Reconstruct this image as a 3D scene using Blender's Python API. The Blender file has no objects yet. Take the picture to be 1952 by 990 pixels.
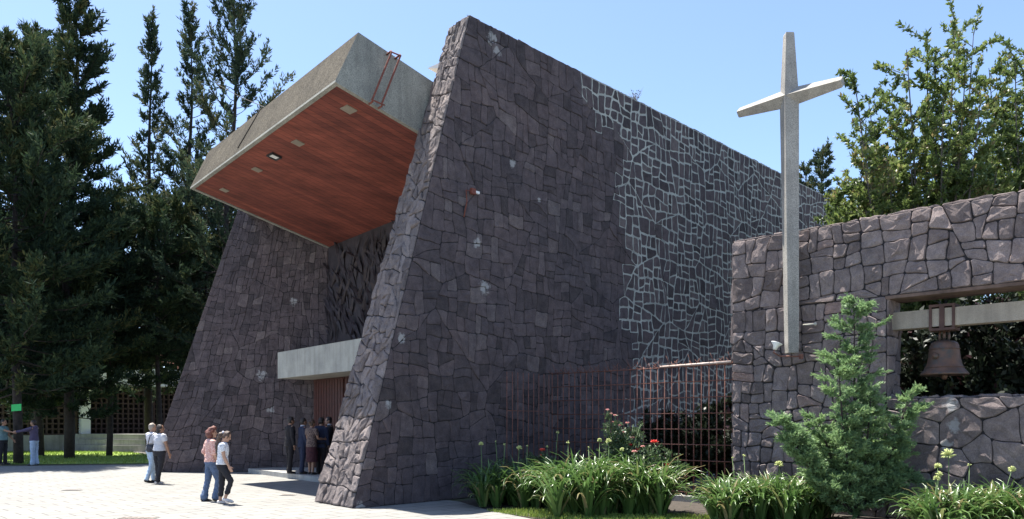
import bpy, math, random
import numpy as np
from mathutils import Vector, Matrix, noise

random.seed(7)
C = bpy.context.scene.collection
scene = bpy.context.scene
rad = math.radians

# ------------------------------------------------------------------ camera
F, CX, HY = 1484.0, 976.0, 806.0            # focal length and horizon, in photo pixels
EYE = 1.6
cam_d = bpy.data.cameras.new("camera")
cam = bpy.data.objects.new("camera", cam_d)
C.objects.link(cam)
cam.location = (0, 0, EYE)
cam.rotation_euler = (rad(90), 0, 0)
cam_d.sensor_width = 36.0
cam_d.lens = F / 1952 * 36
cam_d.shift_y = (HY - 495) / 1952
cam_d.clip_end = 3000
scene.camera = cam

# ------------------------------------------------------------------ light
SUN = Vector((-0.25, 0.228, 1.0)).normalized()          # towards the sun
elev = math.asin(SUN.z)
world = bpy.data.worlds.new("World")
scene.world = world
world.use_nodes = True
wn = world.node_tree
bg = wn.nodes["Background"]
sky = wn.nodes.new("ShaderNodeTexSky")
sky.sky_type = 'NISHITA'
sky.sun_disc = False
sky.sun_elevation = elev
sky.sun_rotation = math.atan2(SUN.x, SUN.y)
sky.altitude = 2200
sky.air_density = 1.0
sky.dust_density = 3.3
sky.ozone_density = 1.6
wn.links.new(sky.outputs[0], bg.inputs[0])
bg.inputs[1].default_value = 0.108
sun_d = bpy.data.lights.new("sun", 'SUN')
sun_d.energy = 5.0
sun_d.angle = rad(0.5)
sun_d.color = (1.0, 0.955, 0.88)
sun = bpy.data.objects.new("sun", sun_d)
C.objects.link(sun)
sun.rotation_euler = (-SUN).to_track_quat('-Z', 'Y').to_euler()
vs = scene.view_settings
vs.view_transform = 'Standard'
vs.look = 'None'
vs.gamma = 1
vs.use_curve_mapping = False
vs.exposure = 1.52
scene.cycles.max_bounces = 6
scene.cycles.diffuse_bounces = 4

# ------------------------------------------------------------------ frames
U = Vector((.6987, .7155, 0))               # along the nave, away from the viewer
W = Vector((-.637, .771, 0))                # along the front of the church
V = Vector((-.7157, .6984, 0))              # square to U
Z = Vector((0, 0, 1))
P0 = Vector((-2.96, 14.48, 0))              # foot of the near corner

def loc(u, v, z=0.0):
    return P0 + U * u + W * v + Z * z

def ground(x, y, z=0.0):
    d = (EYE - z) * F / (y - HY)
    return Vector(((x - CX) / F * d, d, z))

def at(x, y, d):
    return Vector(((x - CX) / F * d, d, EYE + (HY - y) / F * d))

def on_plane(x, y, o, n):
    r = Vector(((x - CX) / F, 1, (HY - y) / F))
    e = Vector((0, 0, EYE))
    return e + r * ((o - e).dot(n) / r.dot(n))

# ------------------------------------------------------------------ materials
class NT:
    def __init__(s, name):
        s.m = bpy.data.materials.new(name)
        s.m.use_nodes = True
        s.t = s.m.node_tree
        s.b = s.t.nodes["Principled BSDF"]
        s.out = s.t.nodes["Material Output"]
    def n(s, kind, **kw):
        nd = s.t.nodes.new(kind)
        for k, v in kw.items():
            if k.startswith("i_"):
                nd.inputs[k[2:].replace("_", " ")].default_value = v
            else:
                setattr(nd, k, v)
        return nd
    def l(s, a, b):
        s.t.links.new(a, b)
    def coords(s, rot=0.0, scale=(1, 1, 1)):
        g = s.n("ShaderNodeNewGeometry")
        mp = s.n("ShaderNodeMapping")
        mp.inputs["Rotation"].default_value = (0, 0, rot)
        mp.inputs["Scale"].default_value = scale
        s.l(g.outputs["Position"], mp.inputs[0])
        return mp.outputs[0]
    def noise(s, vec, scale, detail=6, rough=.6):
        nd = s.n("ShaderNodeTexNoise")
        nd.inputs["Scale"].default_value = scale
        nd.inputs["Detail"].default_value = detail
        nd.inputs["Roughness"].default_value = rough
        s.l(vec, nd.inputs["Vector"])
        return nd.outputs["Fac"]
    def ramp(s, fac, stops):
        r = s.n("ShaderNodeValToRGB")
        e = r.color_ramp.elements
        while len(e) < len(stops):
            e.new(.5)
        for el, (p, c) in zip(e, stops):
            el.position = p
            el.color = (*c, 1) if len(c) == 3 else c
        s.l(fac, r.inputs[0])
        return r.outputs[0]
    def mix(s, fac, a, b, mode='MIX'):
        m = s.n("ShaderNodeMix", data_type='RGBA', blend_type=mode)
        for sock, val in ((m.inputs[0], fac), (m.inputs[6], a), (m.inputs[7], b)):
            if hasattr(val, "links"):
                s.l(val, sock)
            elif isinstance(val, (int, float)):
                sock.default_value = val
            else:
                sock.default_value = (*val, 1)
        return m.outputs[2]
    def bump(s, h, strength, dist=.02):
        b = s.n("ShaderNodeBump")
        b.inputs["Strength"].default_value = strength
        b.inputs["Distance"].default_value = dist
        s.l(h, b.inputs["Height"])
        s.l(b.outputs[0], s.b.inputs["Normal"])
    def color(s, c):
        if hasattr(c, "links"):
            s.l(c, s.b.inputs["Base Color"])
        else:
            s.b.inputs["Base Color"].default_value = (*c, 1)
    def attr(s, name="tint"):
        a = s.n("ShaderNodeAttribute", attribute_name=name)
        return a.outputs["Fac"]

def simple(name, c, rough=.7, metal=0.0, var=.18, scale=6, bump=.15, bscale=40):
    t = NT(name)
    v = t.coords()
    f = t.noise(v, scale)
    lo = tuple(x * (1 - var) for x in c)
    hi = tuple(min(1, x * (1 + var)) for x in c)
    t.color(t.ramp(f, [(.3, lo), (.7, hi)]))
    t.b.inputs["Roughness"].default_value = rough
    t.b.inputs["Metallic"].default_value = metal
    if bump:
        t.bump(t.noise(v, bscale, 3), bump, .01)
    return t.m

def stone_mat(name, stops, bump=.8, stains=()):
    t = NT(name)
    v = t.coords()
    base = t.ramp(t.attr(), stops)
    mott = t.ramp(t.noise(v, 5, 8, .7), [(.3, (.62, .6, .62)), (.72, (1.35, 1.32, 1.28))])
    fine = t.ramp(t.noise(v, 55, 4, .7), [(.32, (.6, .6, .6)), (.68, (1.3, 1.3, 1.3))])
    big = t.ramp(t.noise(v, .5, 4, .6), [(.35, (.84, .86, .92)), (.65, (1.12, 1.06, 1.06))])
    c = t.mix(1.0, base, mott, 'MULTIPLY')
    c = t.mix(.7, c, fine, 'MULTIPLY')
    c = t.mix(.8, c, big, 'MULTIPLY')
    if stains:                       # crusts of white mineral with a shape of their own
        nz = t.noise(v, 9, 5, .65)
        m1 = t.n("ShaderNodeMath", operation='MULTIPLY_ADD'); m1.inputs[1].default_value = .9; m1.inputs[2].default_value = -.45
        t.l(nz, m1.inputs[0])
        acc = None
        for p, r in stains:
            d = t.n("ShaderNodeVectorMath", operation='DISTANCE'); d.inputs[1].default_value = p
            t.l(v, d.inputs[0])
            q = t.n("ShaderNodeMath", operation='MULTIPLY_ADD'); q.inputs[1].default_value = -1 / r; q.inputs[2].default_value = .75
            t.l(d.outputs["Value"], q.inputs[0])
            if acc is None:
                acc = q.outputs[0]
            else:
                mx = t.n("ShaderNodeMath", operation='MAXIMUM'); t.l(acc, mx.inputs[0]); t.l(q.outputs[0], mx.inputs[1]); acc = mx.outputs[0]
        ad = t.n("ShaderNodeMath", operation='MULTIPLY_ADD'); ad.inputs[1].default_value = 2.2
        t.l(m1.outputs[0], ad.inputs[0]); t.l(acc, ad.inputs[2])
        f = t.ramp(ad.outputs[0], [(.15, (0, 0, 0)), (.45, (.75, .75, .75))])
        c = t.mix(f, c, (.40, .395, .385))
    t.color(c)
    t.b.inputs["Roughness"].default_value = .92
    t.b.inputs["Specular IOR Level"].default_value = .25
    h = t.mix(.55, t.noise(v, 16, 9, .7), t.noise(v, 70, 6, .8))
    t.bump(h, bump, .035)
    return t.m

_E1 = -V
STAINS_CH = [(on_plane(x, y, P0 + _E1 * .05, _E1), r) for x, y, r in ((940, 72, .26), (950, 96, .2), (926, 548, .24), (912, 462, .2), (767, 645, .2), (742, 770, .16), (1030, 380, .10), (980, 310, .18), (690, 968, .2))]
_O2 = loc(0, 13.8); _N2 = (loc(4.66, 9.92) - loc(0, 13.8)).cross(Z).normalized()
STAINS_CH += [(on_plane(x, y, _O2, _N2), r) for x, y, r in ((498, 716, .3), (516, 783, .22), (558, 575, .24), (477, 623, .1), (470, 560, .12))]
M_STONE = stone_mat("dark_basalt", [(0, (.070, .059, .060)), (.35, (.102, .084, .086)), (.7, (.120, .098, .099)), (1, (.156, .132, .127))], .8, STAINS_CH)
M_FINSTONE = stone_mat("pale_sunlit_basalt", [(0, (.19, .165, .155)), (.5, (.25, .220, .207)), (1, (.31, .275, .258))], 1.6)  # paler basalt for the leaning front face, with sunlight put into its colour
STAINS_B = [(on_plane(x, y, Vector((4.255, 15, 0)) - U * .05, -U), r) for x, y, r in ((1810, 772, .26), (1818, 812, .2), (1802, 850, .16), (1690, 640, .08), (1475, 700, .08))]
M_BELLSTONE = stone_mat("grey_brown_basalt", [(0, (.155, .130, .122)), (.4, (.225, .190, .178)), (.8, (.28, .240, .224)), (1, (.29, .21, .18))], 1.0, STAINS_B)
M_JOINT = simple("dark_joint", (.018, .016, .018), .95)
M_MORTAR = simple("pale_mortar", (.37, .375, .34), .95, var=.3, scale=3, bump=.4)
M_STAIN = simple("white_mineral_stain", (.34, .33, .33), .95, var=.35, scale=22)

def core_mat():
    t = NT("rubble_core")
    v = t.coords()
    vor = t.n("ShaderNodeTexVoronoi", feature='DISTANCE_TO_EDGE')
    vor.inputs["Scale"].default_value = 2.6
    t.l(v, vor.inputs["Vector"])
    j = t.ramp(vor.outputs["Distance"], [(.01, (.02, .018, .02)), (.05, (.075, .062, .068))])
    m = t.ramp(t.noise(v, 6, 8, .7), [(.3, (.6, .6, .6)), (.7, (1.3, 1.3, 1.3))])
    t.color(t.mix(1, j, m, 'MULTIPLY'))
    t.b.inputs["Roughness"].default_value = .95
    t.bump(t.noise(v, 20, 6, .7), .7, .04)
    return t.m
M_CORE = core_mat()

def concrete(name, c, speck=.5, scale=70):
    t = NT(name)
    v = t.coords()
    big = t.ramp(t.noise(v, 1.3, 6, .65), [(.3, (.72, .72, .72)), (.72, (1.18, 1.17, 1.13))])
    sp = t.ramp(t.noise(v, scale, 3, .8), [(.36, (.45, .45, .46)), (.5, (1, 1, 1)), (.66, (1.5, 1.5, 1.45))])
    drip = t.ramp(t.noise(t.coords(0, (5, 5, .35)), 1.5, 5, .6), [(.35, (.7, .69, .68)), (.55, (1, 1, 1))])
    k = t.mix(1, c, big, 'MULTIPLY')
    k = t.mix(speck, k, sp, 'MULTIPLY')
    k = t.mix(.6, k, drip, 'MULTIPLY')
    t.color(k)
    t.b.inputs["Roughness"].default_value = .9
    t.bump(t.noise(v, scale, 4, .7), .5, .012)
    return t.m
M_CONC = concrete("grey_concrete", (.285, .285, .255), .75, 48)
M_FRONT = concrete("exposed_pebble_concrete", (.098, .087, .071), 1.0, 26)
M_FRONT.node_tree.nodes['Principled BSDF'].inputs['Specular IOR Level'].default_value = .05
M_LINTEL = concrete("smooth_concrete", (.40, .39, .35), .25)
M_CROSS = concrete("speckled_concrete", (.34, .322, .295), .8, 70)
M_BEAM = concrete("bell_beam_concrete", (.36, .31, .25), .3)
M_BENCH = concrete("grey_step_concrete", (.34, .335, .32), .3)

def wood_red(name, c1, c2, rot, plank):
    t = NT(name)
    v = t.coords(rot)
    sep = t.n("ShaderNodeSeparateXYZ")
    t.l(v, sep.inputs[0])
    m = t.n("ShaderNodeMath", operation='MULTIPLY'); m.inputs[1].default_value = 1 / plank
    t.l(sep.outputs["Y"], m.inputs[0])
    fl = t.n("ShaderNodeMath", operation='FLOOR'); t.l(m.outputs[0], fl.inputs[0])
    fr = t.n("ShaderNodeMath", operation='FRACT'); t.l(m.outputs[0], fr.inputs[0])
    wn_ = t.n("ShaderNodeTexWhiteNoise", noise_dimensions='1D'); t.l(fl.outputs[0], wn_.inputs["W"])
    board = t.ramp(wn_.outputs["Value"], [(0, c1), (1, c2)])
    grain = t.ramp(t.noise(t.coords(rot, (.5, 14, 14)), 1.6, 8, .7), [(.3, (.45, .42, .42)), (.5, (1, 1, 1)), (.75, (1.5, 1.45, 1.4))])
    k = t.mix(.85, board, grain, 'MULTIPLY')
    blot = t.ramp(t.noise(t.coords(rot, (.8, 1.6, 1)), 1.1, 5, .6), [(.35, (.6, .55, .55)), (.6, (1.1, 1.1, 1.1))])
    k = t.mix(.8, k, blot, 'MULTIPLY')
    ln = t.ramp(fr.outputs[0], [(.0, (.2, .2, .2)), (.12, (1, 1, 1)), (.94, (1, 1, 1)), (1, (.25, .25, .25))])
    k = t.mix(.8, k, ln, 'MULTIPLY')
    t.color(k)
    t.b.inputs["Roughness"].default_value = .75
    t.bump(fr.outputs[0], .1, .004)
    return t.m
M_SOFFIT = wood_red("red_board_soffit", (.155, .038, .027), (.25, .064, .040), -math.atan2(U.y, U.x), .21)
M_DOOR = simple("red_brown_door_wood", (.060, .016, .011), .55, var=.4, scale=9)
M_RELIEF = simple("dark_relief_metal", (.040, .029, .031), .6, .3, var=.5, scale=5)
M_RUST = simple("rust_red_metal", (.17, .050, .033), .8, var=.4, scale=25)
M_RUSTBAR = simple("rusty_bar", (.17, .072, .052), .85, 0.0, var=.4, scale=18)
M_PIPE = simple("pale_painted_pipe", (.55, .43, .37), .5, var=.25, scale=10)
M_WHITE = simple("white_paint", (.78, .78, .76), .5, var=.06)
M_LAMP = simple("lamp_glass_panel", (.27, .235, .185), .3, var=.1)
M_BLACK = simple("black_metal", (.025, .025, .027), .5)
M_PINKMETAL = simple("pale_sheet_metal", (.75, .68, .62), .5, var=.1)
M_BRONZE = None
def bronze():
    t = NT("old_bronze")
    v = t.coords()
    f = t.noise(v, 7, 6, .65)
    t.color(t.ramp(f, [(.35, (.055, .054, .050)), (.52, (.105, .060, .042)), (.75, (.16, .082, .050))]))
    t.b.inputs["Metallic"].default_value = .3
    t.b.inputs["Roughness"].default_value = .55
    t.bump(t.noise(v, 60, 4), .2, .005)
    return t.m
M_BRONZE = bronze()
M_FASCIA = simple("white_fascia", (.72, .74, .72), .7, var=.08, scale=1.5)
M_LATTICE = simple("brown_lattice_block", (.060, .038, .034), .9, var=.3)
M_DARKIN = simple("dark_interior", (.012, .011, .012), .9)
M_GREEN = simple("green_sign_sheet", (.02, .52, .13), .5, var=.05)
M_BARK = simple("dark_bark", (.032, .025, .022), .95, var=.45, scale=7, bump=.8, bscale=14)
M_BARK2 = simple("grey_bark", (.10, .085, .07), .95, var=.4, scale=9, bump=.7, bscale=20)
M_SOIL = simple("garden_soil", (.045, .036, .028), .97, var=.5, scale=9, bump=.9, bscale=25)
M_IRONLID = simple("iron_lid", (.16, .13, .11), .8, var=.3, scale=14)

def ground_mat():
    t = NT("dry_earth_and_grass")
    v = t.coords()
    t.color(t.ramp(t.noise(v, .35, 8, .7), [(.35, (.055, .065, .025)), (.55, (.10, .09, .055)), (.75, (.05, .075, .022))]))
    t.b.inputs["Roughness"].default_value = .95
    t.bump(t.noise(v, 12, 6, .7), .6, .05)
    return t.m
M_GROUND = ground_mat()

def paving():
    t = NT("pale_stone_paving")
    v = t.coords(-math.atan2(U.y, U.x))
    br = t.n("ShaderNodeTexBrick", offset=.5)
    br.inputs["Scale"].default_value = 1.0
    br.inputs["Brick Width"].default_value = .62
    br.inputs["Row Height"].default_value = .42
    br.inputs["Mortar Size"].default_value = .015
    br.inputs["Mortar Smooth"].default_value = .3
    br.inputs["Color1"].default_value = (.225, .219, .203, 1)
    br.inputs["Color2"].default_value = (.203, .198, .184, 1)
    br.inputs["Mortar"].default_value = (.085, .082, .076, 1)
    t.l(v, br.inputs["Vector"])
    d = t.ramp(t.noise(v, .8, 8, .7), [(.3, (.86, .86, .86)), (.7, (1.08, 1.08, 1.06))])
    s_ = t.ramp(t.noise(v, 30, 4, .7), [(.3, (.88, .88, .88)), (.7, (1.08, 1.08, 1.08))])
    k = t.mix(1, br.outputs["Color"], d, 'MULTIPLY')
    k = t.mix(.7, k, s_, 'MULTIPLY')
    t.color(k)
    t.b.inputs["Roughness"].default_value = .85
    t.bump(t.noise(v, 40, 4), .2, .006)
    return t.m
M_PAVE = paving()

def leaf_mat(name, stops, trans=.25, rough=.55, spec=.35):
    t = NT(name)
    c = t.ramp(t.attr(), stops)
    t.color(c)
    t.b.inputs["Roughness"].default_value = rough
    t.b.inputs["Specular IOR Level"].default_value = spec
    tr = t.n("ShaderNodeBsdfTranslucent")
    t.l(c, tr.inputs["Color"])
    mx = t.n("ShaderNodeMixShader")
    mx.inputs[0].default_value = trans
    t.l(t.b.outputs[0], mx.inputs[1]); t.l(tr.outputs[0], mx.inputs[2])
    t.l(mx.outputs[0], t.out.inputs[0])
    return t.m
M_PINE = leaf_mat("dark_pine_needles", [(0, (.016, .030, .020)), (.5, (.030, .052, .029)), (.85, (.052, .082, .036)), (1, (.105, .11, .045))], .22, .75, .12)
M_PINE2 = leaf_mat("grey_green_pine_needles", [(0, (.026, .044, .030)), (.5, (.045, .070, .042)), (.85, (.072, .102, .052)), (1, (.125, .12, .06))], .28, .75, .12)
M_BROAD = leaf_mat("glossy_broad_leaves", [(0, (.055, .085, .026)), (.4, (.105, .15, .042)), (.75, (.165, .22, .062)), (.95, (.26, .29, .10)), (1, (.22, .18, .08))], .45, .42, .35)
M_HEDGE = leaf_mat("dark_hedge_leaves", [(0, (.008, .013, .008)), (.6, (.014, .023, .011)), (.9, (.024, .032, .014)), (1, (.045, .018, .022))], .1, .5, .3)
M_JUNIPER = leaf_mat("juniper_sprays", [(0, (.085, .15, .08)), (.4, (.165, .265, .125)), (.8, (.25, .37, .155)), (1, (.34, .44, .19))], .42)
M_AGA = leaf_mat("strap_leaves", [(0, (.05, .10, .028)), (.5, (.085, .16, .042)), (.85, (.12, .20, .055)), (1, (.24, .21, .10))], .3, .3, .6)
M_ROSELEAF = leaf_mat("rose_leaves", [(0, (.04, .07, .03)), (1, (.09, .13, .06))], .25, .4)
M_GRASS = leaf_mat("lawn_grass", [(0, (.14, .22, .04)), (.6, (.23, .32, .055)), (1, (.34, .38, .10))], .35)
M_BUD = simple("pale_yellow_green_bud", (.42, .46, .17), .7, var=.2, scale=40)
M_STALK = simple("green_stalk", (.10, .17, .05), .6)
M_ROSE = simple("coral_rose_petal", (.75, .12, .10), .6, var=.2, scale=30)
M_ROSEPALE = simple("pale_rose_petal", (.78, .45, .42), .6, var=.2, scale=30)

# ------------------------------------------------------------------ mesh collecting
class MB:
    def __init__(s):
        s.v, s.f, s.m, s.t, s.sm = [], [], [], [], []
    def face(s, idx, mat=0, tint=.5, smooth=False):
        s.f.append(tuple(idx)); s.m.append(mat); s.t.append(tint); s.sm.append(smooth)
    def pts(s, ps):
        i = len(s.v)
        s.v.extend(Vector(p) for p in ps)
        return i
    def quad(s, a, b, c, d, mat=0, tint=.5):
        i = s.pts((a, b, c, d)); s.face((i, i + 1, i + 2, i + 3), mat, tint)
    def poly(s, ps, mat=0, tint=.5):
        i = s.pts(ps); s.face(range(i, i + len(ps)), mat, tint)
    def hexa(s, b, t, mat=0, tint=.5):
        """b, t: matching rings of bottom and top points, counter-clockwise from above."""
        n = len(b)
        i = s.pts(list(b) + list(t))
        s.face([i + n - 1 - k for k in range(n)], mat, tint)
        s.face([i + n + k for k in range(n)], mat, tint)
        for k in range(n):
            k2 = (k + 1) % n
            s.face((i + k, i + k2, i + n + k2, i + n + k), mat, tint)
    def box(s, o, ax, ay, az, mat=0, tint=.5):
        """o corner, three edge vectors (right handed)."""
        o, ax, ay, az = map(Vector, (o, ax, ay, az))
        b = [o, o + ax, o + ax + ay, o + ay]
        if ax.cross(ay).dot(az) < 0:
            b.reverse()
        s.hexa(b, [p + az for p in b], mat, tint)
    def cbox(s, c, sx, sy, sz, ex=Vector((1, 0, 0)), ey=Vector((0, 1, 0)), mat=0):
        s.box(Vector(c) - ex * sx / 2 - ey * sy / 2 - Z * sz / 2, ex * sx, ey * sy, Z * sz, mat)
    def tube(s, ps, rs, n=8, mat=0, tint=.5, cap=True, smooth=True):
        ps = [Vector(p) for p in ps]
        if isinstance(rs, (int, float)):
            rs = [rs] * len(ps)
        rings = []
        ref = None
        for k, p in enumerate(ps):
            d = (ps[min(k + 1, len(ps) - 1)] - ps[max(k - 1, 0)])
            d = d.normalized() if d.length > 1e-9 else Z
            if ref is None:
                ref = Vector((1, 0, 0)) if abs(d.x) < .8 else Vector((0, 1, 0))
            a = (ref - d * ref.dot(d)).normalized()
            ref = a
            b = d.cross(a)
            rings.append(s.pts(p + (a * math.cos(2 * math.pi * q / n) + b * math.sin(2 * math.pi * q / n)) * rs[k] for q in range(n)))
        for k in range(len(rings) - 1):
            for q in range(n):
                q2 = (q + 1) % n
                s.face((rings[k] + q, rings[k] + q2, rings[k + 1] + q2, rings[k + 1] + q), mat, tint, smooth)
        if cap:
            s.face([rings[0] + n - 1 - q for q in range(n)], mat, tint)
            s.face([rings[-1] + q for q in range(n)], mat, tint)
    def loft(s, rings, mat=0, smooth=True, n=16, ex=Vector((1, 0, 0)), ey=Vector((0, 1, 0))):
        """rings: (centre, rx, ry) stacked bottom to top."""
        ids = []
        for c, rx, ry in rings:
            c = Vector(c)
            ids.append(s.pts(c + ex * rx * math.cos(2 * math.pi * q / n) + ey * ry * math.sin(2 * math.pi * q / n) for q in range(n)))
        for k in range(len(ids) - 1):
            for q in range(n):
                q2 = (q + 1) % n
                s.face((ids[k] + q, ids[k] + q2, ids[k + 1] + q2, ids[k + 1] + q), mat, .5, smooth)
        s.face([ids[0] + n - 1 - q for q in range(n)], mat)
        s.face([ids[-1] + q for q in range(n)], mat)
    def ball(s, c, rx, ry, rz, mat=0, nu=12, nv=8, rot=None, jit=0.0):
        c = Vector(c)
        rot = rot or Matrix.Identity(3)
        def P(a, b):
            k = 1 + (random.uniform(-jit, jit) if jit else 0)
            return c + rot @ Vector((rx * math.sin(a) * math.cos(b) * k, ry * math.sin(a) * math.sin(b) * k, rz * math.cos(a) * k))
        top = s.pts([P(0, 0)])
        ids = [s.pts(P(math.pi * i / nv, 2 * math.pi * j / nu) for j in range(nu)) for i in range(1, nv)]
        bot = s.pts([P(math.pi, 0)])
        for j in range(nu):
            j2 = (j + 1) % nu
            s.face((top, ids[0] + j, ids[0] + j2), mat, .5, True)
            for i in range(nv - 2):
                s.face((ids[i] + j, ids[i + 1] + j, ids[i + 1] + j2, ids[i] + j2), mat, .5, True)
            s.face((ids[-1] + j, bot, ids[-1] + j2), mat, .5, True)
    def build(s, name, mats, parent=None, local=False):
        me = bpy.data.meshes.new(name)
        off = Vector() if (parent is None or local) else world_loc(parent)
        me.from_pydata([tuple(p - off) for p in s.v], [], s.f)
        if not isinstance(mats, (list, tuple)):
            mats = [mats]
        for m in mats:
            me.materials.append(m)
        me.polygons.foreach_set("material_index", s.m)
        me.polygons.foreach_set("use_smooth", s.sm)
        a = me.attributes.new("tint", 'FLOAT', 'FACE')
        a.data.foreach_set("value", s.t)
        me.update()
        o = bpy.data.objects.new(name, me)
        C.objects.link(o)
        o.parent = parent
        return o

def world_loc(o):
    p = Vector(o.location)
    while o.parent:
        o = o.parent
        p += Vector(o.location)
    return p

def tag(o, label, cat, group=None):
    o["label"] = label
    o["category"] = cat
    if group:
        o["group"] = group
    return o

def thing(name, label, cat, p, group=None, rz=0.0):
    o = bpy.data.objects.new(name, None)
    o.empty_display_size = .2
    C.objects.link(o)
    o.location = p
    o.rotation_euler = (0, 0, rz)
    return tag(o, label, cat, group)

def structure(o):
    o["kind"] = "structure"
    return o

def copy_part(o, parent, p):
    c = o.copy()
    C.objects.link(c)
    c.parent = parent
    c.location = p
    return c

# ------------------------------------------------------------------ rubble stonework
def clip(poly, nx, ny, d):
    """keep nx*x+ny*y <= d"""
    out = []
    for i, p in enumerate(poly):
        q = poly[(i + 1) % len(poly)]
        a = nx * p[0] + ny * p[1] - d
        b = nx * q[0] + ny * q[1] - d
        if a <= 0:
            out.append(p)
        if (a < 0 < b) or (b < 0 < a):
            t = a / (a - b)
            out.append((p[0] + (q[0] - p[0]) * t, p[1] + (q[1] - p[1]) * t))
    return out

def area_of(poly):
    return sum(poly[i][0] * poly[(i + 1) % len(poly)][1] - poly[(i + 1) % len(poly)][0] * poly[i][1] for i in range(len(poly))) / 2

def voronoi_cells(outline, cw, ch, jit, rnd):
    a0 = min(p[0] for p in outline); a1 = max(p[0] for p in outline)
    b0 = min(p[1] for p in outline); b1 = max(p[1] for p in outline)
    nr = int((b1 - b0) / ch) + 3; nc = int((a1 - a0) / cw) + 4
    sd = {}
    for r in range(-1, nr):
        ro = rnd.random()
        for c in range(-2, nc):
            sd[r, c] = (a0 + (c + .5 + (r % 2) * .5 + ro * .25 + rnd.uniform(-jit, jit)) * cw, b0 + (r + .5 + rnd.uniform(-jit, jit) * .9) * ch)
    edges = []
    for i, p in enumerate(outline):
        q = outline[(i + 1) % len(outline)]
        ex, ey = q[0] - p[0], q[1] - p[1]
        L = math.hypot(ex, ey)
        edges.append((ey / L, -ex / L, (ey * p[0] - ex * p[1]) / L))
    out = []
    for (r, c), q in sd.items():
        poly = [(q[0] - 2 * cw, q[1] - 2 * ch), (q[0] + 2 * cw, q[1] - 2 * ch), (q[0] + 2 * cw, q[1] + 2 * ch), (q[0] - 2 * cw, q[1] + 2 * ch)]
        for dr in (-2, -1, 0, 1, 2):
            for dc in (-3, -2, -1, 0, 1, 2, 3):
                if (dr or dc) and (r + dr, c + dc) in sd and len(poly) > 2:
                    t = sd[r + dr, c + dc]
                    wx, wy = (t[0] - q[0]) / cw ** 2, (t[1] - q[1]) / ch ** 2
                    poly = clip(poly, wx, wy, wx * (t[0] + q[0]) / 2 + wy * (t[1] + q[1]) / 2)
        for (nx, ny, d) in edges:
            if len(poly) > 2:
                poly = clip(poly, nx, ny, d)
        if len(poly) > 2 and area_of(poly) > 1e-4:
            out.append(poly)
    return out, edges

def split_cells(poly, target, ang, rnd, out):
    """masons' fit: keep cutting across the longer way until the pieces are stone sized"""
    A = area_of(poly)
    if A < target * rnd.uniform(.75, 2.0) or len(poly) < 3:
        if len(poly) > 2:
            out.append(poly)
        return
    xs = [p[0] for p in poly]; ys = [p[1] for p in poly]
    w, h = max(xs) - min(xs), max(ys) - min(ys)
    for attempt in range(6):
        vert = w * rnd.uniform(.75, 1.3) > h
        a = rnd.gauss(0, ang * (2.6 if rnd.random() < .12 else 1)) + (0 if vert else math.pi / 2)
        nx, ny = math.cos(a), math.sin(a)
        f = rnd.uniform(.34, .66)
        px, py = min(xs) + w * (f if vert else .5), min(ys) + h * (.5 if vert else f)
        d = nx * px + ny * py
        q1, q2 = clip(poly, nx, ny, d), clip(poly, -nx, -ny, -d)
        if len(q1) > 2 and len(q2) > 2 and min(area_of(q1), area_of(q2)) > target * .28:
            split_cells(q1, target, ang, rnd, out)
            split_cells(q2, target, ang, rnd, out)
            return
    out.append(poly)

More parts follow.
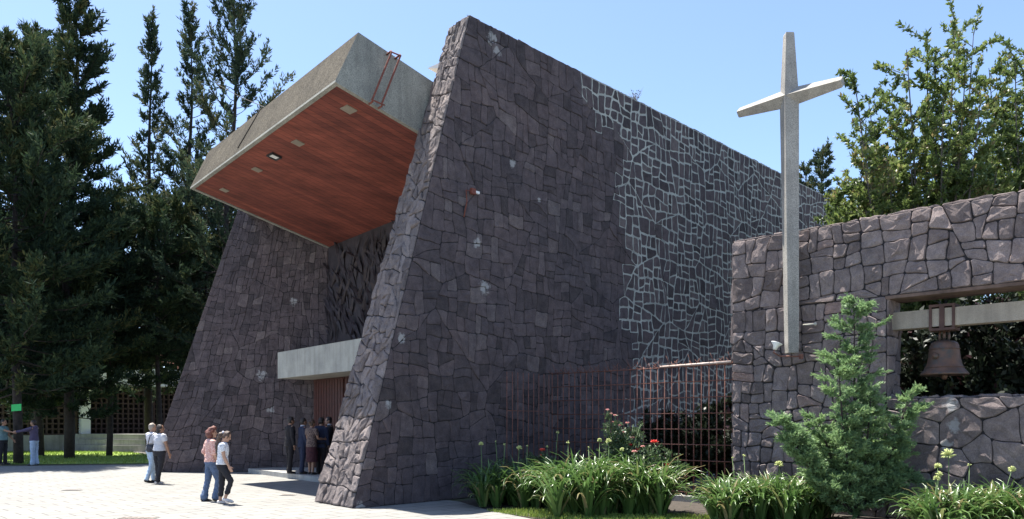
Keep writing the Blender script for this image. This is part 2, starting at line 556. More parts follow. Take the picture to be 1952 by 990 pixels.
def rubble(mb, mapf0, n, outline, cw, ch, jit=.36, gap=.007, hgt=.035, rough=.014, mortar=None, seed=1, tilt=.06, tint=(0, 1), ang=.07, polygonal=False, warp=.075, bev=.014, smat=0, hold=True):
    """stones as cut and dressed lumps over a flat patch. mapf0(a,b)->point, n outward normal, outline convex CCW."""
    rnd = random.Random(seed)
    n = n.normalized()
    a0 = min(p[0] for p in outline); b0 = min(p[1] for p in outline)
    flip = (mapf0(a0 + .1, b0) - mapf0(a0, b0)).cross(mapf0(a0, b0 + .1) - mapf0(a0, b0)).dot(n) < 0
    if polygonal:
        cells, edges = voronoi_cells(outline, cw, ch, jit, rnd)
    else:
        coarse, edges = voronoi_cells(outline, cw * 5.2, ch * 4.6, .36, rnd)
        cells = []
        for q in coarse:
            split_cells(q, cw * ch * .8, ang, rnd, cells)
    def mapf(x, y):
        d = min((e[2] - e[0] * x - e[1] * y for e in edges), default=1)
        k = warp * max(0, min(1, d / .3))
        q = Vector((x * 1.7, y * 1.7, seed * 3.3))
        return mapf0(x + k * noise.noise(q) + k * .3 * noise.noise(q * 3.1), y + k * noise.noise(q + Vector((7, 3, 2))) + k * .3 * noise.noise(q * 3.1 + Vector((1, 9, 4))))
    for ci, poly in enumerate(cells):
        A = area_of(poly)
        cx = sum(p[0] for p in poly) / len(poly); cy = sum(p[1] for p in poly) / len(poly)
        is_m = mortar(cx, cy, rnd) if mortar else False
        base, corner = [], []
        for i in range(len(poly)):
            p, q = poly[i], poly[(i + 1) % len(poly)]
            L = math.hypot(q[0] - p[0], q[1] - p[1])
            if L < .004:
                continue
            if L < .09:
                cuts = (0,)
            else:
                e = min(.035, L * .25) / L
                m = max(0, int(L / .13) - 1)
                cuts = [0, e] + [e + (1 - 2 * e) * (j + 1) / (m + 1) for j in range(m)] + [1 - e]
            for t in cuts:
                base.append((p[0] + (q[0] - p[0]) * t, p[1] + (q[1] - p[1]) * t))
                corner.append(t == 0)
        if len(base) < 3:
            continue
        back = [mapf(*p) + n * .003 for p in base]
        if flip:
            back.reverse()
        mb.poly(back, 2 if is_m else 1)
        R = math.sqrt(A / math.pi) * .9
        g = rnd.uniform(.018, .028) if is_m else gap * rnd.uniform(.4, 1.8)
        h0 = hgt * rnd.uniform(.4, 1.25) * (.4 if is_m else 1)
        tx, ty = rnd.uniform(-tilt, tilt), rnd.uniform(-tilt, tilt)
        if is_m:
            tx *= .3; ty *= .3
        K = len(base)
        fr = [g * 1.1, g * 1.1 + .004, g * 1.1 + bev, R * .62]
        def sc(p, f, amt, hb):
            dd = math.hypot(p[0] - cx, p[1] - cy) + 1e-6
            k = 1 - min(f / dd, .62 if f < R * .6 else .70)
            x = cx + (p[0] - cx) * k; y = cy + (p[1] - cy) * k
            nz = Vector((x * 6.1 + seed * 7, y * 6.1, seed * 3.7 + ci * .37))
            return (x + noise.noise(nz) * amt, y + noise.noise(nz + Vector((9, 3, 1))) * amt, hb * noise.noise(nz * 1.3 + Vector((2, 8, 5))))
        tn = tint[0] + (tint[1] - tint[0]) * min(1, max(0, rnd.gauss(.45, .26)))
        rings = []
        for f, hh, am in zip(fr, (0, h0 * .6, h0, h0 * 1.05), (.008, .010, .014, .02)):
            ring = []
            for p, cn in zip(base, corner):
                x, y, bz = sc(p, f + (.014 + g * .5 if cn else 0), am * (1.3 if is_m else 1), rough * 2.2)
                z = hh + ((bz + (x - cx) * tx + (y - cy) * ty) if hh > 0 else 0)
                ring.append(mapf(x, y) + n * max(.007 if hh > 0 else -.01, z))
            rings.append(mb.pts(ring))
        cpt = mb.pts([mapf(cx, cy) + n * max(.008, h0 * 1.08 + rough * 1.5 * noise.noise(Vector((cx * 7, cy * 7, seed))))])
        def fc(ids):
            ids = list(ids)
            if flip:
                ids.reverse()
            mb.face(ids, smat, tn)
        for a, b in zip(rings, rings[1:]):
            for q in range(K):
                q2 = (q + 1) % K
                fc((a + q, a + q2, b + q2, b + q))
        for q in range(K):
            fc((rings[-1] + q, rings[-1] + (q + 1) % K, cpt))

def affine(o, e1, e2):
    return lambda a, b: o + e1 * a + e2 * b

def bilinear(c00, c10, c11, c01, w, h):
    def f(a, b):
        s, t = a / w, b / h
        return (c00 * (1 - s) + c10 * s) * (1 - t) + (c01 * (1 - s) + c11 * s) * t
    return f

def rect(w, h):
    return [(0, 0), (w, 0), (w, h), (0, h)]

STONE3 = [M_STONE, M_JOINT, M_MORTAR, M_FINSTONE, M_CORE]

# ================================================================== SETTING: ground
def sheet(name, pts, mat, z):
    mb = MB()
    mb.poly([Vector((p[0], p[1], z)) for p in pts])
    return structure(mb.build(name, mat))

sheet("ground", [(-900, -60), (900, -60), (900, 1500), (-900, 1500)], M_GROUND, -.006)
g_bedL = loc(2.25, -.0)
plaza_pts = [(-75, -30), (40, -30), (40, 9.0), tuple(ground(1200, 1010)[:2]), tuple(ground(1012, 989)[:2]), tuple(ground(935, 974)[:2]),
             tuple(loc(2.3, -.45)[:2]), tuple(loc(2.3, 3)[:2]), tuple(loc(5, 14.5)[:2]), tuple(ground(318, 883)[:2]), tuple(ground(255, 886)[:2]),
             tuple(ground(0, 889)[:2]), (-75, 29.5)]
sheet("plaza", plaza_pts, M_PAVE, 0)
# bed of soil along the nave and bell wall
sheet("garden_bed", [tuple(loc(2.3, -.43)[:2]), tuple(ground(935, 974.3)[:2]), tuple(ground(1012, 988)[:2]), tuple(ground(1200, 1006)[:2]), (12, 9.0), (26, 22), (10, 33)], M_SOIL, .004)
# lawn at the left, with a short gravel path end
lawn_pts = [ground(20, 858.5), ground(250, 863), ground(300, 870), ground(282, 884), ground(60, 886), ground(-60, 886), ground(-80, 860)]
sheet("lawn", [p[:2] for p in lawn_pts], simple("lawn_turf", (.25, .35, .07), .95, var=.3, scale=5, bump=.8, bscale=60), .012)
sheet("gravel_path", [ground(252, 861.5)[:2], ground(330, 862)[:2], ground(330, 884)[:2], ground(286, 885)[:2], ground(302, 870)[:2]], simple("pale_gravel", (.36, .33, .28), .95, var=.3, scale=14, bump=.8), .008)

def blades(name, poly, n, h, mat, seed, z):
    """short blades of turf scattered over a polygon"""
    rnd = random.Random(seed)
    xs = [p[0] for p in poly]; ys = [p[1] for p in poly]
    mb = MB()
    def inside(x, y):
        k = False
        for i in range(len(poly)):
            x1, y1 = poly[i][0], poly[i][1]; x2, y2 = poly[i - 1][0], poly[i - 1][1]
            if (y1 > y) != (y2 > y) and x < (x2 - x1) * (y - y1) / (y2 - y1) + x1:
                k = not k
        return k
    cnt = 0
    while cnt < n:
        x, y = rnd.uniform(min(xs), max(xs)), rnd.uniform(min(ys), max(ys))
        if not inside(x, y):
            continue
        cnt += 1
        a = rnd.uniform(0, 6.28); hh = h * rnd.uniform(.5, 1.3); w = h * .16
        d = Vector((math.cos(a), math.sin(a), 0)); l = Vector((rnd.uniform(-.5, .5), rnd.uniform(-.5, .5), 1)) * hh
        p = Vector((x, y, z))
        i = mb.pts((p - d * w, p + d * w, p + l))
        mb.face((i, i + 1, i + 2), 0, rnd.random())
    o = mb.build(name, mat)
    o["kind"] = "stuff"
    return o
blades("grass", [tuple(p[:2]) for p in lawn_pts], 9000, .09, M_GRASS, 3, .012)
strip = [ground(925, 975), ground(1012, 987.5), ground(1200, 1005), ground(1420, 1012), ground(1420, 985), ground(1150, 982), ground(1010, 972)]
blades("grass", [tuple(p[:2]) for p in strip], 7000, .06, M_GRASS, 4, .004)

# ================================================================== CHURCH
church = thing("church", "dark volcanic stone church with leaning walls and a tilted red-soffit concrete canopy", "church", P0)
H = 10.27; LEAN = 2.94; LEN = 23.6
TB, TT = 1.606, .716

mb = MB()
mb.hexa([loc(0, 0), loc(LEN, 0), loc(LEN, TB), loc(0, TB)], [loc(LEAN, 0, H), loc(LEN, 0, H), loc(LEN, TT, H), loc(LEAN, TT, H)], 4)
nR = -V
def mortar_side(s, z, rnd):
    edge = 8.62 - .068 * (z - 5) + .22 * math.sin(z * 2.3) + .16 * math.sin(z * 5.1 + 1)
    if z > 9.75:
        edge = 6.7
    elif z > 9.2:
        edge = 7.3
    return s > edge + rnd.uniform(-.2, .2) and rnd.random() > .01
rubble(mb, affine(P0, U, Z), nR, [(0, 0), (LEN, 0), (LEN, H), (LEAN, H)],   .37, .34, gap=.0035, hgt=.018, tilt=.028, rough=.007, mortar=mortar_side, seed=3)
e2 = (U * LEAN + Z * H); Lf = e2.length
nF = W.cross(e2); nF = nF if nF.dot(U) < 0 else -nF
rubble(mb, bilinear(loc(0, 0), loc(0, TB), loc(LEAN, TT, H), loc(LEAN, 0, H), TB, Lf), nF, rect(TB, Lf), .36, .36, gap=.007, hgt=.04, rough=.018, seed=5, tilt=.06, ang=.25, bev=.026, smat=3)
nI = (loc(LEN, TB) - loc(0, TB)).cross(loc(0, TT, H) - loc(0, TB)); nI = nI if nI.dot(W) > 0 else -nI
rubble(mb, bilinear(loc(0, TB), loc(4.6, TB), loc(4.6, TT, H), loc(LEAN, TT, H), 4.6, H), nI, rect(4.6, H), .46, .36, seed=6)
rubble(mb, affine(loc(LEAN, 0, H), U, W), Z, rect(LEN - LEAN, TT), .45, .36, hgt=.028, rough=.010, tilt=.03, seed=8)
mb.build("stone_wall", STONE3, church)["label"] = "long side wall with pale mortar lines over its rear half"

mb = MB()
VO, VT = 13.8, 11.95
UB = 4.66; VB = 9.92
mb.hexa([loc(.42, VO - .03), loc(UB + .35, VB + .12), loc(LEN, VB), loc(LEN, VO - 1), loc(.44, VO + .08)], [loc(LEAN + .42, VT - .03, H - .01), loc(UB + .35, VB + .12, H - .01), loc(LEN, VB, H - .01), loc(LEN, VT, H - .01), loc(LEAN + .44, VT + .08, H - .01)], 4)
mb.hexa([loc(LEAN, VT - .03, H - .3), loc(UB, VB, H - .3), loc(UB + .5, VB + .1, H - .3), loc(LEAN + .44, VT + .1, H - .3)], [loc(LEAN, VT - .03, H - .02), loc(UB, VB, H - .02), loc(UB + .5, VB + .1, H - .02), loc(LEAN + .44, VT + .1, H - .02)], 4)
c = [loc(0, VO), loc(UB, VB), loc(UB, VB, H), loc(LEAN, VT, H)]
n1 = (c[1] - c[0]).cross(c[3] - c[0]); n1 = n1 if n1.dot(-W) > 0 else -n1
rubble(mb, bilinear(*c, 6.1, H), n1, rect(6.1, H), .40, .34, gap=.004, hgt=.018, rough=.007, tilt=.025, seed=11)
c = [loc(.4, VO + .1), loc(LEN, VO - 1), loc(LEN, VT, H), loc(LEAN + .4, VT + .1, H)]
mb.build("stone_wall", STONE3, church)["label"] = "flaring wall on the far side of the entrance"

# canopy
cb = [loc(.14, .95, 8.35), loc(5.2, .95, 8.35 - .20 * 5.06), loc(5.2, VB, 8.33 - .215 * 5.06), loc(.14, VB, 8.33)]
ct = [loc(.67, .95, 9.47), loc(5.2, .95, 9.47 - .20 * 4.53), loc(5.2, VB, 9.47 - .20 * 4.53), loc(.67, VB, 9.47)]
mb = MB()
mb.hexa(cb, ct)
mb.m[5] = 1                                  # the front edge shows its pebbles
# concrete rim below the boards
nd = (cb[1] - cb[0]).cross(cb[3] - cb[0]).normalized()
nd = nd if nd.z < 0 else -nd
def on_soff(s, t, d=0.0):
    return (cb[0] * (1 - s) + cb[1] * s) * (1 - t) + (cb[3] * (1 - s) + cb[2] * s) * t + nd * d
for (s0, s1, t0, t1) in ((0, 1, 0, .012), (0, 1, .988, 1), (0, .018, .012, .988)):
    a = [on_soff(s0, t0, .003), on_soff(s1, t0, .003), on_soff(s1, t1, .003), on_soff(s0, t1, .003)]
    b = [p + nd * .05 for p in a]
    i = mb.pts(a + b)
    mb.face((i + 4, i + 7, i + 6, i + 5)); 
    for k in range(4):
        mb.face((i + k, i + 4 + k, i + 4 + (k + 1) % 4, i + (k + 1) % 4))
canopy = mb.build("canopy", [M_CONC, M_FRONT], church)
mb = MB()
a = [on_soff(.018, .012, .004), on_soff(1, .012, .004), on_soff(1, .988, .004), on_soff(.018, .988, .004)]
b = [p + nd * .022 for p in a]
mb.hexa(b, a)
mb.build("soffit", M_SOFFIT, canopy)["label"] = "dark red boarded underside"
def panel_light(x, y, size, framed):
    p = on_plane(x, y, cb[0] + nd * .026, nd)
    eu = (cb[1] - cb[0]).normalized(); ev = nd.cross(eu).normalized()
    mb = MB()
    a = [p + eu * dx * size + ev * dy * size * 1.1 + nd * .003 for dx, dy in ((-1, -1), (1, -1), (1, 1), (-1, 1))]
    mb.hexa([q + nd * .02 for q in a], a)
    o = mb.build("ceiling_lamp", M_WHITE if framed else M_LAMP, canopy)
    if framed:
        m2 = MB()
        s2 = size * 1.35
        outer = [p + eu * dx * s2 + ev * dy * s2 * 1.1 + nd * .003 for dx, dy in ((-1, -1), (1, -1), (1, 1), (-1, 1))]
        for k in range(4):
            o1, o2 = outer[k], outer[(k + 1) % 4]
            i1, i2 = a[k] + (a[k] - p) * .02, a[(k + 1) % 4] + (a[(k + 1) % 4] - p) * .02
            m2.hexa([q + nd * .045 for q in (o1, o2, i2, i1)], [o1, o2, i2, i1])
        f = m2.build("frame", M_BLACK, canopy)
        f.parent = canopy
        o["label"] = "brighter lamp in a black frame"
for (x, y, s_, fr) in ((665, 208, .125, False), (568, 272, .115, False), (523, 297, .10, True), (490, 323, .105, False), (428, 362, .10, False), (700, 422, .10, False), (622, 450, .10, False)):
    panel_light(x, y, s_, fr)

# relief over the door, porch slab, lintel, doors, roof with an added sun-blocking filler
mb = MB()
mb.box(loc(UB, 1.35, 3.7), U * .3, W * (VB - 1.3), Z * 4.3)
rnd = random.Random(41)
for k in range(260):
    vv = rnd.uniform(1.7, VB - .1); zz = rnd.uniform(3.9, 6.75)
    ang = rad(rnd.choice((55, 65, 115, 40, 130, 80)) + rnd.uniform(-16, 16))
    L = rnd.uniform(.4, 1.3); wd = rnd.uniform(.03, .11)
    d = W * math.cos(ang) + Z * math.sin(ang)
    p = W * -math.sin(ang) + Z * math.cos(ang)
    o = loc(UB - .02, vv, zz)
    lift = -U * rnd.uniform(.03, .13)
    i = mb.pts([o, o + d * L * .45 + p * wd + lift * .4, o + d * L + lift, o + d * L * .5 - p * wd + lift * .7, o + d * L * .5 + lift * 1.15])
    t = rnd.random()
    for f in ((0, 1, 4), (1, 2, 4), (2, 3, 4), (3, 0, 4)):
        mb.face([i + q for q in f], 0, t)
mb.build("relief_panel", M_RELIEF, church)["label"] = "dark relief of jagged leaf-like blades above the door"
mb = MB()
mb.box(loc(3.1, 1.4, 3.0), U * 1.7, W * 9.05, Z * .83)
mb.build("lintel", M_LINTEL, church)["label"] = "pale concrete slab over the entrance"
mb = MB()
mb.box(loc(2.38, 1.45, 0), U * 3.2, W * 9.7, Z * .14)
mb.build("porch_step", M_BENCH, church)
for k in range(4):
    mb = MB()
    v0 = 1.55 + k * 2.13
    mb.box(loc(4.2, v0 + .02, .15), U * .08, W * 2.09, Z * 2.84)
    for q in range(11):
        mb.box(loc(4.175, v0 + .05 + q * .185, .2), U * .03, W * .155, Z * 2.74)
    d = mb.build("door", M_DOOR, church)
    m2 = MB()
    m2.tube([loc(4.1, v0 + (.2 if k % 2 else 1.9), .95), loc(4.1, v0 + (.2 if k % 2 else 1.9), 1.35)], .018)
    m2.build("handle", M_BLACK, d)
mb = MB()
mb.box(loc(UB + .3, .8, 8.2), U * (LEN - UB - .9), W * 9.4, Z * .25)
mb.box(loc(LEN - .6, .8, 0), U * .4, W * 9.3, Z * 8.5)
mb.box(loc(UB + .05, 1.0, 7.2), U * .24, W * 9.1, Z * 1.0)
fl = [(1.9, VB + .01, 8.45), (5.2, VB + .01, 7.85), (5.2, VB + .6, 7.85), (2.9, VT + .1, 8.3), (1.9, 10.9, 8.45)]  # filler slab added to stop sun between canopy and flaring wall
mb.hexa([loc(*q) for q in fl], [loc(q[0], q[1], q[2] + .22) for q in fl])
mb.build("roof", M_CORE, church)
# sheet metal hood that shows between canopy and wall
hp = at(828, 133, 19.0)
mb = MB()
a = at(816, 131, 19.0); 
b_ = [a, a + W * -.55 + U * .5, a + W * -.2 + U * 1.3, a + W * .1 + U * .6]
t_ = [p + Z * .02 for p in b_]; t_[1] = t_[1] + Z * .28; t_[2] = t_[2] + Z * .28
mb.hexa(b_, t_)
mb.tube([a + W * -.2 + U * .6 + Z * -1.6, a + W * -.2 + U * .6 + Z * .02], .05)
mb.build("roof_hood", M_PINKMETAL, church)["label"] = "pale sheet metal hood peeping over the canopy"

# ------------------------------------------------------------------ twin rust red rods strapped on the canopy side
nS = -(U.cross(Z)); nS = nS if nS.dot(W) < 0 else -nS
po = loc(0, .93, 0)
mb = MB()
pts = {k: on_plane(*k, po, -W) for k in ((745, 101), (762, 108), (709, 190), (727, 198))}
t1, t2, b1, b2 = pts[745, 101], pts[762, 108], pts[709, 190], pts[727, 198]
hang = thing("rod_frame", "rust red twin rod frame strapped down the side of the concrete canopy", "metal frame", b1)
for a, b in ((t1, b1), (t2, b2)):
    m = MB(); m.tube([a + W * .2 + Z * .02, a + Z * .03 - W * .015, a - W * .022, b - W * .022, b - Z * .05 - W * .015, b - Z * .055 + W * .12], .021, 8)
    m.build("rod", M_RUST, hang)
m = MB(); m.tube([t1 - W * .04 + (t1 - t2) * .05, t2 - W * .04 + (t2 - t1) * .05], .016); m.build("crossbar", M_RUST, hang)
m = MB(); m.tube([b1 - W * .05 - Z * .03 + (b1 - b2) * .2, b2 - W * .05 - Z * .03 + (b2 - b1) * .2], .016); m.build("crossbar", M_RUST, hang)

nfr = (cb[3] - cb[0]).cross(ct[0] - cb[0]).normalized()
nfr = nfr if nfr.dot(U) < 0 else -nfr
k1 = on_plane(497, 207, cb[0] + nfr * .015, nfr); k2 = on_plane(453, 283, cb[0] + nfr * .015, nfr)
mb = MB(); mb.tube([at(412, 160, 30), at(460, 186, 26.5), k1 + Z * .05 + U * .2, k1, k1.lerp(k2, .5), k2], .012, 5)
tag(mb.build("cable", M_BARK), "thin dark cable running from the pines down over the canopy front", "cable")

# ------------------------------------------------------------------ rusty box on the side wall
q = on_plane(897, 367, P0, nR) + nR * .05
box = thing("wall_box", "small rusty red box with a white tip and drooping pipe on the side wall", "wall box", q)
m = MB(); m.box(q - U * .07 - Z * .06, U * .12, nR * .07, Z * .12); m.build("housing", M_RUST, box)
m = MB(); m.box(q + U * .055 - Z * .02, U * .12, nR * .05, Z * .05); m.build("tip", M_WHITE, box)
m = MB(); p1 = on_plane(884, 364, P0, nR) + nR * .07; p2 = on_plane(880, 415, P0, nR) + nR * .07
m.tube([q + nR * .03, p1, on_plane(886, 385, P0, nR) + nR * .07, p2], .012); m.build("pipe", M_RUST, box)

# small weed growing on top of the wall
wp = on_plane(1211, 203, P0 + nR * -.3, nR); wp.z = H + .04
m = MB(); rnd = random.Random(5)
for k in range(14):
    a = rnd.uniform(0, 6.28); L = rnd.uniform(.2, .5)
    d = Vector((math.cos(a) * .3, math.sin(a) * .3, 1))
    m.tube([wp, wp + d * L * .5, wp + d * L + Vector((math.cos(a), math.sin(a), 0)) * .08], [.006, .005, .002], 4)
    for j in range(4):
        pp = wp + d * L * rnd.uniform(.4, 1); e = Vector((rnd.uniform(-1, 1), rnd.uniform(-1, 1), rnd.uniform(-.3, .8))).normalized() * .05
        m.quad(pp, pp + e * .5 + Z * .012, pp + e, pp + e * .5 - Z * .012)
tag(m.build("weed", M_BARK2), "small dry weed sprouting from the top edge of the church wall", "weed")

# ================================================================== BELL WALL
B0 = Vector((4.255, 15.0, 0)); E = -V; nB = -U          # E runs to the right and nearer
TW = .65; HB = 5.07
bellwall = thing("bell_wall", "rough grey brown stone wall with a window opening for the bell", "wall", B0)
def bp(m_, z, d=0.0):
    return B0 + E * m_ + Z * z + U * d
M1 = 2.816; ZT, ZS = 3.60, 2.0; MR = 9.0
mb = MB()
mb.box(bp(0, 0), E * M1, U * TW, Z * HB, 4)
mb.box(bp(M1, ZT + .12), E * (MR - M1), U * TW, Z * (HB - ZT - .12), 4)
mb.box(bp(M1, 0), E * (MR - M1), U * TW, Z * ZS, 4)
f = affine(B0, E, Z)
kw = dict(gap=.005, hgt=.034, rough=.014, tilt=.075, ang=.09, bev=.016)
rubble(mb, f, nB, [(0, 0), (M1, 0), (M1, ZT + .12), (0, ZT + .12)], .29, .32, seed=21, **kw)
rubble(mb, f, nB, [(0, ZT + .125), (MR, ZT + .125), (MR, HB), (0, HB)], .36, .32, seed=22, **kw)
rubble(mb, f, nB, [(M1, 0), (MR, 0), (MR, ZS), (M1, ZS)], .50, .44, seed=23, jit=.42, polygonal=True, **kw)
rubble(mb, affine(bp(M1, 0), U, Z), E, [(0, ZS), (TW, ZS), (TW, ZT + .12), (0, ZT + .12)], .34, .40, seed=24, hgt=.03)
rubble(mb, affine(bp(0, 0), U, Z), -E, rect(TW, HB), .34, .38, seed=25)
rubble(mb, affine(bp(0, HB), E, U), Z, rect(MR, TW), .42, .33, seed=26, hgt=.03, rough=.012, tilt=.03)
rubble(mb, affine(bp(M1, ZS), E, U), Z, rect(MR - M1, TW), .5, .33, seed=27, hgt=.03)
mb.build("stonework", [M_BELLSTONE, M_JOINT, M_MORTAR, M_STAIN, M_CORE], bellwall)
mb = MB()
mb.box(bp(M1 - .02, ZT + .065, -.012), E * (MR - M1), U * (TW - .02), Z * .052)
mb.build("opening_lintel", simple("rust_stained_slab", (.13, .085, .065), .9, var=.5, scale=5), bellwall)
mb = MB()
mb.box(bp(M1 - .1, 3.17, .22), E * (MR - M1), U * .24, Z * .29)
mb.build("beam", M_BEAM, bellwall)["label"] = "pale concrete beam that carries the bell"

# bell
bm_ = 3.60
bc = bp(bm_, 0, .34)
bell = thing("bell", "large old bronze bell hanging in the wall opening", "bell", Vector((bc.x, bc.y, 2.36)))
prof = [(.375, 2.375), (.385, 2.39), (.36, 2.42), (.315, 2.47), (.275, 2.55), (.25, 2.66), (.237, 2.78), (.225, 2.86), (.20, 2.905), (.15, 2.93), (.06, 2.945)]
mb = MB()
mb.loft([((bc.x, bc.y, z), r * .94, r * .94) for r, z in prof], n=36)
for z, r in ((2.50, .284), (2.80, .224)):
    ring = [Vector((bc.x + math.cos(a) * r, bc.y + math.sin(a) * r, z)) for a in [2 * math.pi * k / 36 for k in range(37)]]
    mb.tube(ring, .008, 6, cap=False)
md = (nB + E * -.3).normalized()
mb.ball(Vector((bc.x, bc.y, 2.68)) + md * .232, .055, .055, .055, 0)
mb.build("bell_body", M_BRONZE, bell)
mb = MB()
for s_ in (-.06, .06):
    mb.tube([bc + E * s_ + Z * 2.93, bc + E * s_ * 1.2 + Z * 3.0, bc + E * s_ + Z * 3.12], .022, 8)
mb.tube([bc + Z * 2.94, bc + Z * 3.12], .03)
mb.build("crown_loops", M_BRONZE, bell)
mb = MB()
for s_ in (-.17, 0, .17):
    w_ = .075 if s_ == 0 else .04
    mb.box(bc + E * (s_ - w_ / 2) - U * .145 + Z * 3.12, E * w_, U * .02, Z * .40)
    mb.box(bc + E * (s_ - w_ / 2) + U * .125 + Z * 3.12, E * w_, U * .02, Z * .40)
for z in (3.10, 3.485):
    mb.box(bc + E * -.19 - U * .15 + Z * z, E * .38, U * .30, Z * .04)
mb.build("hanger", simple("dark_rusty_strap", (.085, .045, .036), .85, var=.3), bell)
mb = MB()
mb.tube([bc + Z * 2.85, bc + Z * 2.35], .015); mb.ball(bc + Z * 2.36, .05, .05, .06)
mb.build("clapper", M_BRONZE, bell)

# cross
cp = on_plane(1507, 400, B0 + nB * .30, nB); cp.z = 0
cross = thing("cross", "tall tapering grey concrete cross fixed in front of the bell wall", "cross", Vector((cp.x, cp.y, 2.84)))
def spike(mb, o, d, a, b, stations):
    rings = []
    for t, r in stations:
        c_ = o + d * t
        rings.append(mb.pts([c_ + a * r, c_ + b * r, c_ - a * r, c_ - b * r]))
    for r1, r2 in zip(rings, rings[1:]):
        for k in range(4):
            k2 = (k + 1) % 4
            mb.face((r1 + k, r1 + k2, r2 + k2, r2 + k))
    mb.face([rings[0] + 3 - k for k in range(4)]); mb.face([rings[-1] + k for k in range(4)])
mb = MB()
lean = (Z + V * .010).normalized()
spike(mb, Vector((cp.x, cp.y, 0)) - V * .05, lean, E, U, [(2.84, .125), (3.0, .135), (7.35, .178), (8.52, .105), (8.55, .095)])
mb.build("upright", M_CROSS, cross)
mb = MB()
ac = Vector((cp.x, cp.y, 7.40)) + V * .03
spike(mb, ac, E, Z, nB, [(-.98, .075), (-.96, .09), (0, .172), (.93, .098), (.95, .085)])
mb.build("crossarm", M_CROSS, cross)
for z in (3.2, 4.6):
    mb = MB()
    mb.box(Vector((cp.x, cp.y, z)) - E * .03, E * .06, U * .31, Z * .06)
    mb.build("wall_bracket", M_BLACK, cross)
# floodlight by the foot of the cross
sp = at(1479, 660, 13.85)
lamp = thing("floodlight", "small white floodlight on a thin bar at the foot of the cross", "floodlight", sp)
mb = MB()
axis = (Vector((.35, 0, 1))).normalized()
ex = Vector((1, 0, -.35)).normalized(); ey = Vector((0, 1, 0))
mb.loft([(sp - axis * .07, .03, .03), (sp, .05, .05), (sp + axis * .05, .095, .095), (sp + axis * .06, .10, .10), (sp + axis * .055, .085, .085)], n=20, ex=ex, ey=ey)
mb.build("lamp_head", M_WHITE, lamp)
mb = MB()
b0_ = at(1486, 679, 13.85); b1_ = at(1527, 680, 13.7)
mb.tube([sp - axis * .06, sp - axis * .12, b0_], .012); mb.tube([b0_, b1_], .013)
mb.box(b1_ - Vector((.03, .03, .04)), (.06, 0, 0), (0, .06, 0), (0, 0, .08))
mb.build("bracket", M_RUSTBAR, lamp)
ins = at(1531, 620, 13.9)
mb = MB(); mb.tube([ins, ins + E * .22], .016); mb.ball(ins + E * .22, .03, .03, .03)
tag(mb.build("pipe_stub", M_LINTEL), "short white pipe stub sticking out of the wall right of the cross", "pipe")

# ================================================================== REBAR FENCE
F0 = bp(-.03, 0, .05)
fence = thing("rebar_fence", "rusty grid fence of thin bars between the church and the bell wall", "fence", F0)
SP = .172; NBAR = 28; HF = 2.76
mb = MB(); mb.tube([F0 + Z * .1, F0 + Z * (HF + .02)], .0128, 6)
bar0 = mb.build("bar", M_RUSTBAR, fence)
for k in range(1, NBAR):
    bar = copy_part(bar0, fence, V * (SP * k) + U * .0 + Z * (-.02 if k % 3 else 0))
zs = [HF - .02, HF - .33, HF - .65, HF - .97, HF - 1.29, HF - 1.6, HF - 1.92, HF - 2.24, HF - 2.56]
mb = MB(); mb.tube([F0 - U * .017, F0 + V * (SP * 14) - U * .017 - Z * .006, F0 + V * (SP * (NBAR - 1)) - U * .017], .0105, 6)
rl0 = mb.build("rail", M_RUSTBAR, fence)
rl0.location = Z * zs[0]
for z in zs[1:]:
    copy_part(rl0, fence, Z * z)
mb = MB(); mb.tube([F0 + V * .0 - U * .045 + Z * (HF + .02), F0 + V * 1.62 - U * .045 + Z * (HF - .005)], .022, 10)
mb.build("top_pipe", M_PIPE, fence)
rnd = random.Random(8)
barbs = []
for k in range(9):
    b = F0 + Z * (HF - .03)
    mb = MB(); mb.tube([b, b + Vector((rnd.uniform(-.14, .14), rnd.uniform(-.1, .1), rnd.uniform(.06, .24)))], [.007, .004], 4)
    barbs.append(mb.build("barb", M_RUSTBAR, fence))
for k in range(1, NBAR):
    for j in range(3):
        copy_part(barbs[(k * 3 + j * 5) % 9], fence, V * (SP * k + rnd.uniform(-.05, .05)))
f2 = P0 + U * 3.75 - V * .32
panel = thing("fence_panel", "faint rusty bar panel standing close against the dark church wall", "fence", f2)
mb = MB(); mb.tube([f2 + Z * .1, f2 + Z * (HF - .05)], .010, 6)
pb0 = mb.build("bar", M_RUSTBAR, panel)
for k in range(1, 9):
    copy_part(pb0, panel, U * (.172 * k))
mb = MB(); mb.tube([f2 + Z * (HF - .9) - V * .015, f2 + U * 1.4 + Z * (HF - .9) - V * .015], .009, 6)
pr0 = mb.build("rail", M_RUSTBAR, panel)
copy_part(pr0, panel, Z * -1.2)
# low kerb under the fence
mb = MB(); mb.box(F0 - U * .1, V * 4.75, U * .2, Z * .12)
tag(mb.build("kerb", M_BENCH), "low concrete kerb under the rusty grid fence", "kerb")

